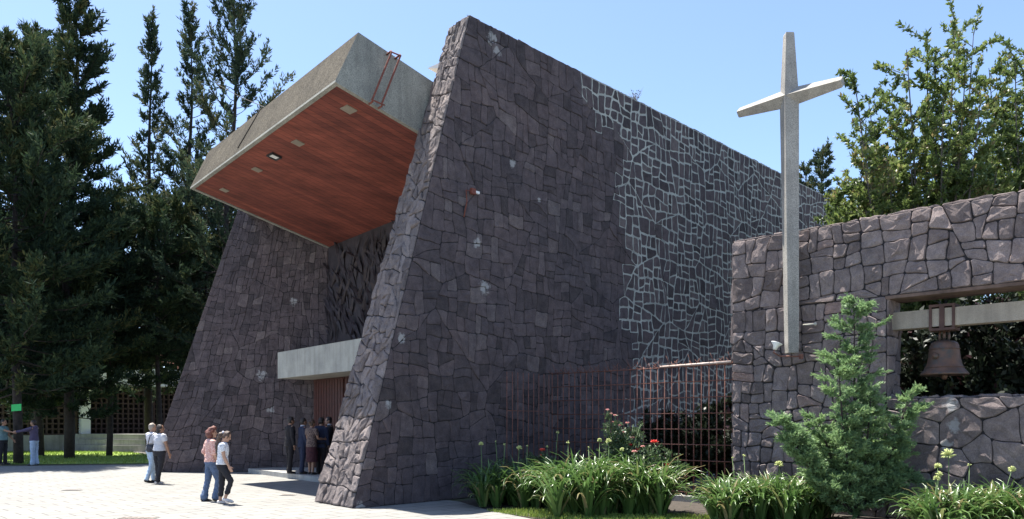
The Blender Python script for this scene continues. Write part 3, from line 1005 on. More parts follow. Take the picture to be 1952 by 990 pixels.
# ================================================================== LEFT SIDE: low building, stepped wall
Q0 = at(160, 829, 45.0)
low = thing("low_building", "low building with white fascia and brown lattice block walls", "building", Vector((Q0.x, Q0.y, 0)))
def qp(s, z, d=0.0):
    return Vector((Q0.x, Q0.y, 0)) + U * s + Z * z + V * d
mb = MB()
mb.box(qp(-18, 3.78, -1.1), U * 48, V * 9, Z * 1.05)
mb.build("roof_fascia", M_FASCIA, low)
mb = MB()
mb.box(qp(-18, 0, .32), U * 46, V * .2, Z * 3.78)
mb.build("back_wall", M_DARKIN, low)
rnd = random.Random(2)
def lattice(s0, s1):
    mb = MB()
    p = .30
    n_ = int((s1 - s0) / p)
    for k in range(n_ + 1):
        mb.box(qp(s0 + k * p - .045, .9, 0), U * .09, V * .18, Z * 2.85)
    z = .9
    while z < 3.7:
        mb.box(qp(s0, z, .012), U * (s1 - s0), V * .156, Z * .085)
        z += .30
    mb.build("lattice_wall", M_LATTICE, low)
lattice(-17.8, -.25); lattice(.35, 26)
mb = MB(); mb.box(qp(-.25, 0, -.35), U * .5, V * .6, Z * 3.78)
mb.build("pillar", M_FASCIA, low)
mb = MB(); mb.box(qp(-18, 0, -.05), U * 46, V * .3, Z * .9)
mb.build("plinth", M_BENCH, low)
# roof water tank glimpsed above the fascia
tk = at(304, 690, 50)
mb = MB(); mb.tube([tk + Vector((-1.2, 0, .5)), tk + Vector((1.2, 0, .3))], .05); mb.tube([tk + Vector((-1.2, 0, .5)), tk + Vector((-1.2, 0, -.6))], .05); mb.tube([tk + Vector((1.2, 0, .3)), tk + Vector((1.2, 0, -.6))], .05)
mb.tube([tk + Vector((-1.2, 0, .1)), tk + Vector((1.2, 0, -.1))], .04)
mb.build("roof_railing", M_RUSTBAR, low)

a = ground(335, 863); b = ground(-90, 856.5)
d = (b - a); L = d.length; d.normalize(); nn = Vector((-d.y, d.x, 0)); nn = nn if nn.y > 0 else -nn
steps = thing("stepped_wall", "long low grey concrete wall of stepped courses behind the lawn", "low wall", a)
for k, (z0, z1, back) in enumerate(((0, .34, 0), (.345, .66, .18), (.665, .96, .36))):
    mb = MB(); mb.box(a + nn * back + Z * z0, d * L, nn * 1.0, Z * (z1 - z0)); mb.build("course", M_BENCH, steps)

# drain covers on the plaza
for (x, y, w_, h_, lb) in ((137, 935.5, .40, .22, "flat rusty drain cover in the paving left of the two walking pairs"), (262, 989, .62, .25, "iron drain cover at the bottom edge of the plaza"), (549, 944.6, .32, .2, "small iron cover in the paving close to the leaning wall")):
    p = ground(x, y)
    t = thing("drain_cover", lb, "drain cover", p)
    mb = MB(); mb.box(p + Vector((-w_ / 2, -h_ / 2, .002)), (w_, 0, 0), (0, h_, 0), (0, 0, .008)); mb.build("rim", M_BENCH, t)
    mb = MB()
    mb.box(p + Vector((-w_ / 2 + .02, -h_ / 2 + .02, .0105)), (w_ - .04, 0, 0), (0, h_ - .04, 0), (0, 0, .004))
    for k in range(5):
        mb.box(p + Vector((-w_ / 2 + .04 + k * (w_ - .1) / 5, -h_ / 2 + .04, .0148)), (.03, 0, 0), (0, h_ - .08, 0), (0, 0, .003))
    mb.build("lid", M_IRONLID, t)

# ================================================================== FOLIAGE
class Leaves:
    """many leaf-sized faces gathered with numpy, written as one mesh"""
    def __init__(s, seed):
        s.r = np.random.default_rng(seed)
        s.P, s.D, s.L, s.Wd, s.T = [], [], [], [], []
    def add(s, p, d, l, w, t):
        s.P.append(p); s.D.append(d); s.L.append(l); s.Wd.append(w); s.T.append(t)
    def build(s, name, mat, parent, fold=0.0):
        P = np.concatenate(s.P); D = np.concatenate(s.D); L = np.concatenate(s.L); Wd = np.concatenate(s.Wd); T = np.concatenate(s.T)
        D = D / np.linalg.norm(D, axis=1, keepdims=True)
        n = len(P)
        R = s.r.normal(size=(n, 3))
        S = np.cross(D, R); S /= np.linalg.norm(S, axis=1, keepdims=True) + 1e-9
        Lc = L[:, None]; Wc = Wd[:, None]
        v = np.empty((n, 4, 3))
        v[:, 0] = P; v[:, 1] = P + D * Lc * .45 + S * Wc * .5; v[:, 2] = P + D * Lc; v[:, 3] = P + D * Lc * .45 - S * Wc * .5
        v = v.reshape(-1, 3) - np.array(world_loc(parent))
        me = bpy.data.meshes.new(name)
        me.vertices.add(n * 4); me.vertices.foreach_set("co", v.ravel().astype(np.float32))
        me.loops.add(n * 4); me.loops.foreach_set("vertex_index", np.arange(n * 4, dtype=np.int32))
        me.polygons.add(n); me.polygons.foreach_set("loop_start", np.arange(0, n * 4, 4, dtype=np.int32))
        me.materials.append(mat)
        at_ = me.attributes.new("tint", 'FLOAT', 'FACE'); at_.data.foreach_set("value", np.clip(T, 0, 1).astype(np.float32))
        me.update(calc_edges=True)
        o = bpy.data.objects.new(name, me); C.objects.link(o); o.parent = parent
        return o
    def spray(s, a, b, n, l, w, spread, fwd, up=0.0, tint=.5, tvar=.22):
        """n needles or leaves along the segment a-b"""
        r = s.r
        t = r.random(n)[:, None]
        a = np.array(a); b = np.array(b)
        P = a + (b - a) * t + r.normal(size=(n, 3)) * w * .4
        ax = (b - a) / (np.linalg.norm(b - a) + 1e-9)
        D = r.normal(size=(n, 3)) * spread + ax * fwd + np.array((0, 0, up))
        s.add(P, D, l * r.uniform(.6, 1.3, n), w * r.uniform(.7, 1.3, n), tint + r.normal(size=n) * tvar)

def conifer(name, label, px, dist, top_y, R, seed, crown_base=2.6, nl=95, mat=None, dens=1.0, up=.35, taper=.8, bare=0.0, needle=(.25, .068), group=None, lean=(0, 0), round_=False, bark=None):
    rnd = random.Random(seed)
    x = (px - CX) / F * dist
    Ht = EYE + (HY - top_y) / F * dist
    o = Vector((x, dist, 0))
    t = thing(name, label, "tree", o, group)
    tb = MB(); lv = Leaves(seed)
    r0 = .008 * Ht + .05
    def axis(z):
        k = z / Ht
        return o + Vector((lean[0] * k * k + .12 * math.sin(z * .5 + seed), lean[1] * k * k + .12 * math.cos(z * .43 + seed * 2), z))
    zz = [Ht * k / 14 for k in range(15)]
    tb.tube([axis(z) for z in zz], [max(.015, r0 * (1 - z / Ht) ** .85) for z in zz], 9)
    ga = rnd.uniform(0, 6.28)
    for i in range(nl):
        k = (i + rnd.random()) / nl
        z = crown_base + (Ht - crown_base) * (k ** .92)
        if bare and rnd.random() < bare:
            continue
        ga += 2.4 + rnd.uniform(-.5, .5)
        pr = (math.sin(math.pi * min(1, .12 + k * .86)) ** .8) if round_ else ((1 - k) ** taper * (.55 + .45 * min(1, k * 5 + .3)))
        L = max(.35, R * pr * (rnd.uniform(.35, .8) if rnd.random() < .45 else rnd.uniform(.8, 1.25)))
        el = -.12 + up * k * 2.0 + rnd.uniform(-.15, .2)
        d = Vector((math.cos(ga) * math.cos(el), math.sin(ga) * math.cos(el), math.sin(el)))
        b0 = axis(z)
        pts_ = []
        ns = 5
        for j in range(ns + 1):
            f = j / ns
            pts_.append(b0 + d * L * f + Z * (up * .55 * L * f * f) - Z * (.10 * L * math.sin(f * math.pi)) + Vector((rnd.uniform(-.06, .06), rnd.uniform(-.06, .06), 0)) * L)
        rb = .012 + .009 * L
        tb.tube(pts_, [rb * (1 - .8 * j / ns) for j in range(ns + 1)], 5, cap=False)
        ntw = max(6, int(L * 10.5 * dens))
        limb_t = rnd.uniform(.15, .85)
        for q in range(ntw):
            f = rnd.uniform(.22, 1.0)
            j = min(ns - 1, int(f * ns)); g = f * ns - j
            p = pts_[j].lerp(pts_[j + 1], g)
            tl = rnd.uniform(.28, .62) * (1.1 if f > .8 else 1) * min(1.2, .5 + L * .3)
            td = (d + Vector((rnd.uniform(-1, 1), rnd.uniform(-1, 1), rnd.uniform(-.15, .9))) * .85).normalized()
            e = p + td * tl + Z * tl * .3
            nn_ = int(rnd.uniform(14, 24))
            lv.spray(p, e, nn_, needle[0], needle[1], .55, .9, .35, limb_t + rnd.uniform(-.12, .2), .16)
    # leader tuft
    lv.spray(axis(Ht - .9), axis(Ht) + Z * .2, 40, needle[0], needle[1], .5, .9, .4, .5)
    tb.build("trunk", bark or M_BARK, t)
    lv.build("crown", mat or M_PINE, t)
    return t

G = "pines standing left of the church"
conifer("pine_tree", "dense dark pine with its tall crooked tip leaving the top of the picture", 128, 34.5, -60, 2.75, 101, 1.9, 180, M_PINE, 1.3, .30, .50, lean=(.7, 0), group=G)
conifer("pine_tree", "broad dark pine at the left edge carrying the green sign on its trunk", 33, 30.4, 84, 3.8, 102, 2.7, 170, M_PINE, 1.3, .28, .42, lean=(-.4, 0), group=G)
conifer("pine_tree", "bushy dark pine filling the gap between the two tallest left pines", 72, 37, 66, 3.4, 103, 2.0, 170, M_PINE, 1.25, .3, .45, group=G)
conifer("pine_tree", "slender open pine standing alone with sky on both sides", 287, 42, 48, 2.5, 104, 2.6, 120, M_PINE2, .85, .5, .72, bare=.1, group=G)
conifer("pine_tree", "thin grey green pine between the slender pine and the pine beside the canopy", 362, 43, 22, 3.0, 105, 3.2, 115, M_PINE2, .85, .55, .62, bare=.12, group=G)
conifer("pine_tree", "tall pine with a bare trunk close beside the concrete canopy", 432, 38, -35, 4.0, 106, 4.5, 110, M_PINE2, .72, .5, .5, bare=.12, lean=(.5, 0), group=G)
conifer("pine_tree", "short dense pine in front of the low building", 205, 37, 380, 3.2, 107, 3.6, 130, M_PINE, 1.25, .2, .5, group=G)
conifer("pine_tree", "rounded dark pine whose low boughs hang over the white fascia", 302, 38, 385, 3.0, 108, 4.6, 90, M_PINE, 1.0, .22, .5, round_=True, group=G)
conifer("pine_tree", "second trunked pine half hidden behind the leaning entrance wall", 392, 41, 320, 3.2, 109, 4.2, 100, M_PINE2, 1.05, .25, .55, round_=True, group=G)
for (px, dd, ty, sd, lb) in ((-40, 60, 420, 120, "dark rounded tree far back at the left edge"), (110, 64, 470, 121, "dark rounded tree behind the lattice building"), (250, 62, 500, 122, "dark rounded tree behind the white fascia"), (390, 66, 480, 123, "dark rounded tree behind the leaning entrance wall")):
    conifer("background_tree", lb, px, dd, ty, 5.2, sd, 2.5, 90, M_PINE, 1.0, .3, .5, round_=True, needle=(.42, .16), group="trees behind the low building")
conifer("pine_tree", "small distant conifer peeping over the far end of the church wall", 1566, 46, 292, 2.0, 130, 8, 70, M_PINE2, .9, .35, .8)
conifer("pine_tree", "tiny conifer tip showing just right of the cross post above the wall", 1533, 50, 318, 1.5, 131, 9, 45, M_PINE2, .8, .35, .8)

# green sign on the trunk
gp = at(31, 778, 29.95)
m = MB(); m.box(gp + Vector((-.19, 0, -.13)), (.38, 0, .03), (0, .012, 0), (0, 0, .26))
tag(m.build("sign", M_GREEN), "bright green blank sign sheet fixed to a dark pine trunk", "sign")

def shoot_tree(name, label, o, tips, seed, leaf, mat, bark, nleaf=26, twigs=13, start=.25, cat="tree", spread=.33, group=None, r0=.12, tintlo=.3):
    rnd = random.Random(seed)
    t = thing(name, label, cat, o, group)
    tb = MB(); lv = Leaves(seed)
    for tip in tips:
        tip = Vector(tip)
        h = tip.z - o.z
        fork = o + Vector((rnd.uniform(-.15, .15), rnd.uniform(-.15, .15), h * rnd.uniform(.12, .3)))
        pts_ = [o, fork]
        for k in range(1, 6):
            f = k / 5
            bow = Vector((tip.x - fork.x, tip.y - fork.y, 0)) * (math.sin(f * math.pi) * .12)
            pts_.append(fork.lerp(tip, f) + bow + Vector((rnd.uniform(-.1, .1), rnd.uniform(-.1, .1), 0)) * (1 - f))
        tb.tube(pts_, [r0, r0 * .6] + [r0 * .5 * (1 - .17 * k) for k in range(1, 6)], 6, cap=False)
        tt = rnd.uniform(tintlo, .75)
        for q in range(twigs):
            f = start + (1 - start) * (q + rnd.random()) / twigs
            s_ = 1 + f * 5
            j = min(5, int(s_)); g = s_ - j
            p = pts_[j].lerp(pts_[min(6, j + 1)], g)
            wd = spread * (1.25 - .75 * f) * rnd.uniform(.6, 1.3) * (h ** .5) * .55
            a = rnd.uniform(0, 6.28)
            e = p + Vector((math.cos(a) * wd, math.sin(a) * wd, wd * rnd.uniform(.2, 1.1)))
            tb.tube([p, e], [.012, .005], 4, cap=False)
            lv.spray(p.lerp(e, .15), e, int(nleaf * rnd.uniform(.6, 1.3)), leaf[0], leaf[1], .8, .55, .25, tt + rnd.uniform(-.15, .2), .2)
            lv.spray(e, e + (e - p) * .25, int(nleaf * .4), leaf[0], leaf[1], .8, .7, .3, tt + rnd.uniform(-.05, .25), .2)
    tb.build("trunk", bark, t)
    lv.build("crown", mat, t)
    return t

def tips_px(lst, dist, dv=1.3, seed=0):
    rnd = random.Random(seed)
    return [at(x, y, dist + rnd.uniform(-dv, dv)) for x, y in lst]
base_px = [(1627, 140), (1655, 190), (1700, 175), (1728, 95), (1768, 72), (1783, 120), (1822, 38), (1856, 62), (1842, 110), (1800, 160), (1760, 200), (1715, 235), (1668, 250), (1640, 270), (1618, 345), (1598, 375), (1592, 395), (1605, 415), (1630, 395), (1615, 425), (1650, 400), (1680, 400), (1640, 415), (1665, 380), (1700, 395), (1750, 395), (1805, 385), (1595, 380), (1640, 330), (1655, 300), (1650, 350), (1690, 300), (1735, 290), (1785, 270), (1830, 215), (1870, 180), (1885, 250), (1610, 400), (1660, 400), (1720, 380), (1780, 370), (1840, 340), (1900, 330), (1860, 290), (1815, 310), (1930, 300), (1700, 340), (1750, 330)]
o_ = at(1775, 806, 19.5); o_.z = 0
shoot_tree("broadleaf_tree", "large leafy tree with upright glossy shoots rising behind the bell wall", o_, tips_px(base_px, 19.5, 1.5, 1), 201, (.125, .055), M_BROAD, M_BARK2, 62, 34, .15, spread=.46, tintlo=.12)
o_ = at(1960, 806, 21); o_.z = 0
shoot_tree("broadleaf_tree", "darker leafy tree at the right edge behind the bell wall", o_, tips_px([(1885, 130), (1905, 118), (1935, 105), (1960, 110), (1990, 90), (1900, 200), (1940, 190), (1975, 180), (2020, 150), (1920, 260), (1960, 270), (2000, 240), (1930, 340), (1980, 350), (2040, 260)], 21, 1.2, 2), 202, (.125, .055), M_BROAD, M_BARK2, 60, 34, .2, spread=.42, tintlo=.1)
# dark shrubs behind the opening and behind the fence
hb = bp(5.5, 0, 3.0)
rnd = random.Random(77)
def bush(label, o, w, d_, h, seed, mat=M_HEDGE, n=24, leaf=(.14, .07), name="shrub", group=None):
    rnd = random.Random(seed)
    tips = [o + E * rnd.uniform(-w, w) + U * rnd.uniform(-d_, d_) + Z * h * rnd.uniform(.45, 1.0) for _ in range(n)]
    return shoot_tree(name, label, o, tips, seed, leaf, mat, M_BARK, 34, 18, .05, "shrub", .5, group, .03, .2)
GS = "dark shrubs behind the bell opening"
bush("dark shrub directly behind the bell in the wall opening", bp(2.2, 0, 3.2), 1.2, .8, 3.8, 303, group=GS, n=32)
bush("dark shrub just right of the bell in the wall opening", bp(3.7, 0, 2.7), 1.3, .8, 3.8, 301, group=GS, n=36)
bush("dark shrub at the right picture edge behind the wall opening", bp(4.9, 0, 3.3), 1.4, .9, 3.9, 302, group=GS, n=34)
bush("dark low shrub behind the right half of the rusty fence", bp(-.9, 0, 1.7), .8, .7, 2.1, 304, n=26)
bush("dark low shrub behind the middle of the rusty fence", bp(-2.5, 0, 2.0), 1.0, .8, 1.8, 305, n=34)

# juniper in front of the bell wall
def juniper():
    o = at(1632, 990, 12.2); o.z = 0
    t = thing("juniper", "feathery blue green juniper growing in front of the bell wall", "shrub", o)
    rnd = random.Random(61)
    tb = MB(); lv = Leaves(61)
    D = 12.2
    leaders = [((1628, 572), .42, 70), ((1598, 690), .34, 30), ((1660, 760), .36, 28), ((1560, 800), .32, 24), ((1735, 752), .26, 30), ((1720, 800), .26, 20), ((1484, 796), .16, 40), ((1510, 840), .22, 24),
               ((1705, 840), .32, 22), ((1600, 850), .4, 26), ((1650, 880), .4, 26), ((1690, 900), .38, 22), ((1580, 920), .36, 22), ((1740, 900), .26, 16), ((1640, 930), .42, 22)]
    for (px, R, nb) in leaders:
        nb = int(nb * 1.25)
        tip = at(px[0], px[1], D + rnd.uniform(-.35, .35))
        st = o + Z * min(.25, tip.z * .2) + Vector((rnd.uniform(-.1, .1), rnd.uniform(-.1, .1), 0))
        mid = st.lerp(tip, .5) + Vector((tip.x - st.x, tip.y - st.y, 0)) * .15
        pts_ = [st, mid, tip]
        tb.tube(pts_, [.03, .02, .004], 6, cap=False)
        base_t = rnd.uniform(.35, .6)
        for k in range(nb):
            f = .12 + .88 * (k + rnd.random()) / nb
            p = st.lerp(mid, f * 2) if f < .5 else mid.lerp(tip, f * 2 - 1)
            a = rnd.uniform(0, 6.28)
            L = R * (1.15 - f) ** .6 * (rnd.uniform(.45, .9) if rnd.random() < .7 else rnd.uniform(1.2, 1.9)) + .06
            d_ = Vector((math.cos(a), math.sin(a), rnd.uniform(.0, .55))).normalized()
            e = p + d_ * L
            tb.tube([p, e], [.007, .002], 4, cap=False)
            for q in range(15):
                g = rnd.uniform(.1, 1)
                b0 = p.lerp(e, g)
                sd = (d_ + Vector((rnd.uniform(-1, 1), rnd.uniform(-1, 1), rnd.uniform(-.4, .5))) * .8).normalized()
                e2_ = b0 + sd * rnd.uniform(.07, .17)
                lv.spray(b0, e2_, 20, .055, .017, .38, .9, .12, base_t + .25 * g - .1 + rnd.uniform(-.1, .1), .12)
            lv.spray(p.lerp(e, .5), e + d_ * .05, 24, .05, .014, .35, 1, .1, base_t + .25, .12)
    tb.build("trunk", M_BARK, t)
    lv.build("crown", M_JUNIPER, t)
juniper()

# strap leaved lilies
def strap(mb, p, az, L, w, arch, tint, rnd):
    d = Vector((math.cos(az), math.sin(az), 0)); s_ = Vector((-d.y, d.x, 0))
    el = rad(rnd.uniform(58, 90))
    pts_ = [p]; cur = p.copy()
    n = 7
    wsum = sum(((q + 1) / n) ** 1.6 for q in range(n))
    for k in range(n):
        cur = cur + (d * math.cos(el) + Z * math.sin(el)) * (L / n)
        cur.z = max(cur.z, .02)
        el -= arch * ((k + 1) / n) ** 1.6 / wsum
        pts_.append(cur.copy())
    ids = []
    for k, q in enumerate(pts_):
        ww = w * (1 - (k / n) ** 3) * (.75 + .25 * min(1, k)) + .002
        ids.append(mb.pts((q - s_ * ww / 2 + Z * .004, q - Z * .004, q + s_ * ww / 2 + Z * .004)))
    for a, b in zip(ids, ids[1:]):
        mb.face((a, a + 1, b + 1, b), 0, tint, True); mb.face((a + 1, a + 2, b + 2, b + 1), 0, tint, True)

def lily_bed(label, spots, per, Ls, stalks, seed, tlo=.2):
    rnd = random.Random(seed)
    o = spots[0].copy(); o.z = 0
    t = thing("lily_clump", label, "plant", o, "strap leaved lily clumps in the garden bed")
    mb = MB()
    for s_ in spots:
        for k in range(per):
            az = rnd.uniform(0, 6.28); off = Vector((math.cos(az), math.sin(az), 0)) * rnd.uniform(.01, .09)
            L = rnd.uniform(*Ls)
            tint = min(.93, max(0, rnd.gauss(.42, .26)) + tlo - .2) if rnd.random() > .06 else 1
            strap(mb, Vector((s_.x, s_.y, .02)) + off, az + rnd.uniform(-.4, .4), L, rnd.uniform(.040, .066), rad(rnd.uniform(60, 200)), tint, rnd)
    mb.build("leaves", M_AGA, t)
    for (x, y, dist, size) in stalks:
        top = at(x, y, dist)
        b = min(spots, key=lambda q: abs(q.x - top.x) + .3 * abs(q.y - top.y))
        b = Vector((b.x + rnd.uniform(-.06, .06), b.y + rnd.uniform(-.06, .06), .02))
        m = MB()
        m.tube([b, b.lerp(top, .5) + Vector((rnd.uniform(-.04, .04), 0, .03)), top], [.008, .006, .005], 6)
        sk = m.build("flower_stalk", M_STALK, t)
        m = MB()
        for q in range(34 if size > .04 else 10):
            d = Vector((rnd.gauss(0, 1), rnd.gauss(0, 1), rnd.gauss(0, 1))); d.normalize()
            if d.z < -.5: d.z *= -1
            m.tube([top, top + d * size * .6, top + d * size], [.002, .004 + size * .06, .003], 4)
        m.build("flower_head", M_BUD, sk)

def scatter(px0, px1, d0, d1, n, seed):
    rnd = random.Random(seed)
    out = []
    for k in range(n):
        d = rnd.uniform(d0, d1); x = px0 + (px1 - px0) * (k + rnd.random()) / n
        out.append(Vector(((x - CX) / F * d, d, 0)))
    return out
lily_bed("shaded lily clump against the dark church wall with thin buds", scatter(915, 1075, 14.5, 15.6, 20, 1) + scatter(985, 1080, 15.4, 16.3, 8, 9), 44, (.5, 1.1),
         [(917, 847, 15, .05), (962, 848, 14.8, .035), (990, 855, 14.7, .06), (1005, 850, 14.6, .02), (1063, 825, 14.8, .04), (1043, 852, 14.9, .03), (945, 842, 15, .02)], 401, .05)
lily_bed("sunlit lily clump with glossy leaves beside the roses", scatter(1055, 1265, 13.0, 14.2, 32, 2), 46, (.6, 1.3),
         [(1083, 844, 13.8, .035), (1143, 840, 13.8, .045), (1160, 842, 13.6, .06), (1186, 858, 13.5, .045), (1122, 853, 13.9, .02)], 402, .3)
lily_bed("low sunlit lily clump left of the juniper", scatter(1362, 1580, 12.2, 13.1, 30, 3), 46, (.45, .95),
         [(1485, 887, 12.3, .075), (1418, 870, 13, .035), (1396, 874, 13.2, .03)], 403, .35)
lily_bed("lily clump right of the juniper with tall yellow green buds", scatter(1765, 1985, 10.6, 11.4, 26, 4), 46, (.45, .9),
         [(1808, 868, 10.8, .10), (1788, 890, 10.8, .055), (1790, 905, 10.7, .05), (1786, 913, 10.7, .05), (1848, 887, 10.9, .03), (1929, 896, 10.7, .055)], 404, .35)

# rose bushes
def rose_bush(label, o, h, w, blooms, seed):
    rnd = random.Random(seed)
    t = thing("rose_bush", label, "rose bush", o, None)
    tb = MB(); lv = Leaves(seed)
    ends = [at(x, y, o.y + rnd.uniform(-.1, .1)) for x, y, _, _ in blooms] + [o + Vector((rnd.uniform(-w, w), rnd.uniform(-w, w) * .5, h * rnd.uniform(.6, 1))) for _ in range(20)]
    for e in ends:
        mid = o.lerp(e, .55) + Vector((rnd.uniform(-.1, .1), rnd.uniform(-.05, .05), .05))
        tb.tube([o + Vector((rnd.uniform(-.05, .05), rnd.uniform(-.05, .05), 0)), mid, e], [.010, .007, .004], 5)
        for k in range(20):
            p = mid.lerp(e, rnd.random()) + Vector((rnd.uniform(-.08, .08), rnd.uniform(-.08, .08), rnd.uniform(-.08, .04)))
            lv.spray(p, p + Vector((rnd.uniform(-.1, .1), rnd.uniform(-.1, .1), .02)), 6, .06, .035, .8, .5, .1, .5, .3)
    tb.build("stems", M_STALK, t); lv.build("leaves", M_ROSELEAF, t)
    for (x, y, r, pale), e in zip(blooms, ends):
        m = MB()
        for ring, (rr, ln, tl) in enumerate(((.35, .7, 75), (.6, .9, 55), (.9, 1.0, 25))):
            for k in range(6):
                a = 2 * math.pi * (k + .5 * ring) / 6
                d = Vector((math.cos(a), math.sin(a), 0)); up_ = Z
                s_ = Vector((-d.y, d.x, 0))
                b0 = e + d * r * .12
                tipv = d * math.cos(rad(tl)) + up_ * math.sin(rad(tl))
                i = m.pts([b0 - s_ * r * .2, b0 + s_ * r * .2, b0 + tipv * r * ln * .6 + s_ * r * .5, b0 + tipv * r * ln, b0 + tipv * r * ln * .6 - s_ * r * .5])
                m.face((i, i + 1, i + 2, i + 3, i + 4), 0, .5, True)
        m.build("rose", M_ROSEPALE if pale else M_ROSE, t)
o = at(1190, 930, 14.6); o.z = 0
rose_bush("tall rose bush with small pale blooms behind the sunlit lilies", o, 1.6, .35, [(1158, 783, .05, True), (1165, 790, .04, True), (1172, 793, .04, True), (1196, 808, .05, True), (1188, 825, .04, True), (1180, 812, .04, True), (1206, 836, .05, True), (1216, 858, .06, False), (1170, 806, .04, True), (1201, 850, .06, False), (1208, 863, .085, False)], 501)
o = at(1262, 960, 14.0); o.z = 0
rose_bush("rose bush with coral red blooms in front of the rusty fence", o, 1.15, .35, [(1247, 845, .085, False), (1272, 890, .085, False), (1260, 908, .09, True), (1272, 922, .05, False), (1225, 853, .05, True), (1209, 863, .06, True), (1250, 880, .04, True)], 502)
o = at(1035, 930, 15.2); o.z = 0
rose_bush("shaded rose bush with one red bloom by the church wall", o, 1.0, .3, [(1034, 860, .08, False), (1033, 870, .06, False)], 503)

# ================================================================== PEOPLE
def skin(name, c):
    return simple(name, c, .55, var=.08, bump=0)
SK1 = skin("light_brown_skin", (.42, .24, .16)); SK2 = skin("brown_skin", (.30, .16, .10))
M_EYE = simple("dark_eye", (.015, .012, .01), .3, bump=0); M_LIP = simple("lip", (.30, .10, .09), .5, bump=0)
HAIR_D = simple("dark_hair", (.025, .016, .013), .5, var=.4, scale=60, bump=.8, bscale=90)
HAIR_R = simple("auburn_curly_hair", (.14, .045, .03), .55, var=.5, scale=45, bump=1, bscale=60)
HAIR_B = simple("brown_hair", (.075, .045, .03), .5, var=.4, scale=60, bump=.8, bscale=90)
HAIR_G = simple("greying_hair", (.33, .28, .23), .6, var=.3, scale=60, bump=.8, bscale=90)
def cloth(n, c, var=.12, scale=14):
    return simple(n, c, .9, var=var, scale=scale, bump=.3, bscale=25)
def print_cloth(n, c1, c2, scale=60, lo=.45, hi=.55):
    t = NT(n); v = t.coords()
    t.color(t.ramp(t.noise(v, scale, 2, .5), [(lo, c1), (hi, c2)]))
    t.b.inputs["Roughness"].default_value = .9
    return t.m
CL = dict(white=cloth("white_cotton", (.50, .50, .54)), black=cloth("black_cloth", (.018, .017, .022)), jeans=cloth("blue_denim", (.085, .125, .21), .2),
          lightjeans=cloth("pale_denim", (.36, .46, .58), .15), teal=cloth("teal_shirt", (.12, .20, .21)), plum=cloth("plum_hoodie", (.075, .06, .11)),
          navy=cloth("navy_suit", (.016, .022, .05)), suit=cloth("black_suit", (.014, .011, .013)), maroon=cloth("dark_red_skirt", (.05, .012, .016)),
          pinkprint=print_cloth("pink_print_blouse", (.52, .25, .21), (.70, .48, .42)), spots=print_cloth("white_top_with_grey_spots", (.20, .22, .27), (.76, .76, .78), 75, .38, .46),
          brownprint=print_cloth("brown_print_dress", (.05, .03, .03), (.22, .15, .12), 45))
M_SHOE_D = simple("dark_shoe", (.025, .02, .02), .5); M_SHOE_L = simple("pale_shoe", (.60, .56, .54), .6)
M_BAG = simple("dark_leather_bag", (.03, .035, .05), .5)

def remesh(mb, name, mats, parent, voxel, assign=None, smooth_it=3, fold=0.0):
    me = bpy.data.meshes.new(name + "_src")
    me.from_pydata([tuple(p) for p in mb.v], [], mb.f)
    ob = bpy.data.objects.new(name + "_src", me)
    C.objects.link(ob)
    md = ob.modifiers.new("r", 'REMESH'); md.mode = 'VOXEL'; md.voxel_size = voxel; md.use_smooth_shade = True
    ms = ob.modifiers.new("s", 'SMOOTH'); ms.iterations = smooth_it; ms.factor = .5
    dg = bpy.context.evaluated_depsgraph_get(); dg.update()
    out = bpy.data.meshes.new_from_object(ob.evaluated_get(dg), depsgraph=dg)
    out.name = name
    bpy.data.objects.remove(ob); bpy.data.meshes.remove(me)
    out.materials.clear()
    for m in mats:
        out.materials.append(m)
    for p in out.polygons:
        p.use_smooth = True
        p.material_index = assign(p.center) if assign else 0
    if fold:                          # creases in the cloth
        n_ = len(out.vertices)
        nr = [v.normal.copy() for v in out.vertices]
        for v, q in zip(out.vertices, nr):
            k = noise.noise(Vector((v.co.x * 11, v.co.y * 11, v.co.z * 19))) + .6 * noise.noise(Vector((v.co.x * 26 + 4, v.co.y * 26, v.co.z * 38)))
            v.co = v.co + q * (fold * k)
    o = bpy.data.objects.new(name, out); C.objects.link(o); o.parent = parent
    return o

def capsule(mb, ps, rs, n=12):
    """closed tapering limb with rounded ends"""
    ps = [Vector(p) for p in ps]
    a = (ps[0] - ps[1]).normalized(); b = (ps[-1] - ps[-2]).normalized()
    P = [ps[0] + a * rs[0] * .85, ps[0] + a * rs[0] * .5] + ps + [ps[-1] + b * rs[-1] * .5, ps[-1] + b * rs[-1] * .85]
    R = [rs[0] * .35, rs[0] * .8] + list(rs) + [rs[-1] * .8, rs[-1] * .35]
    mb.tube(P, R, n)

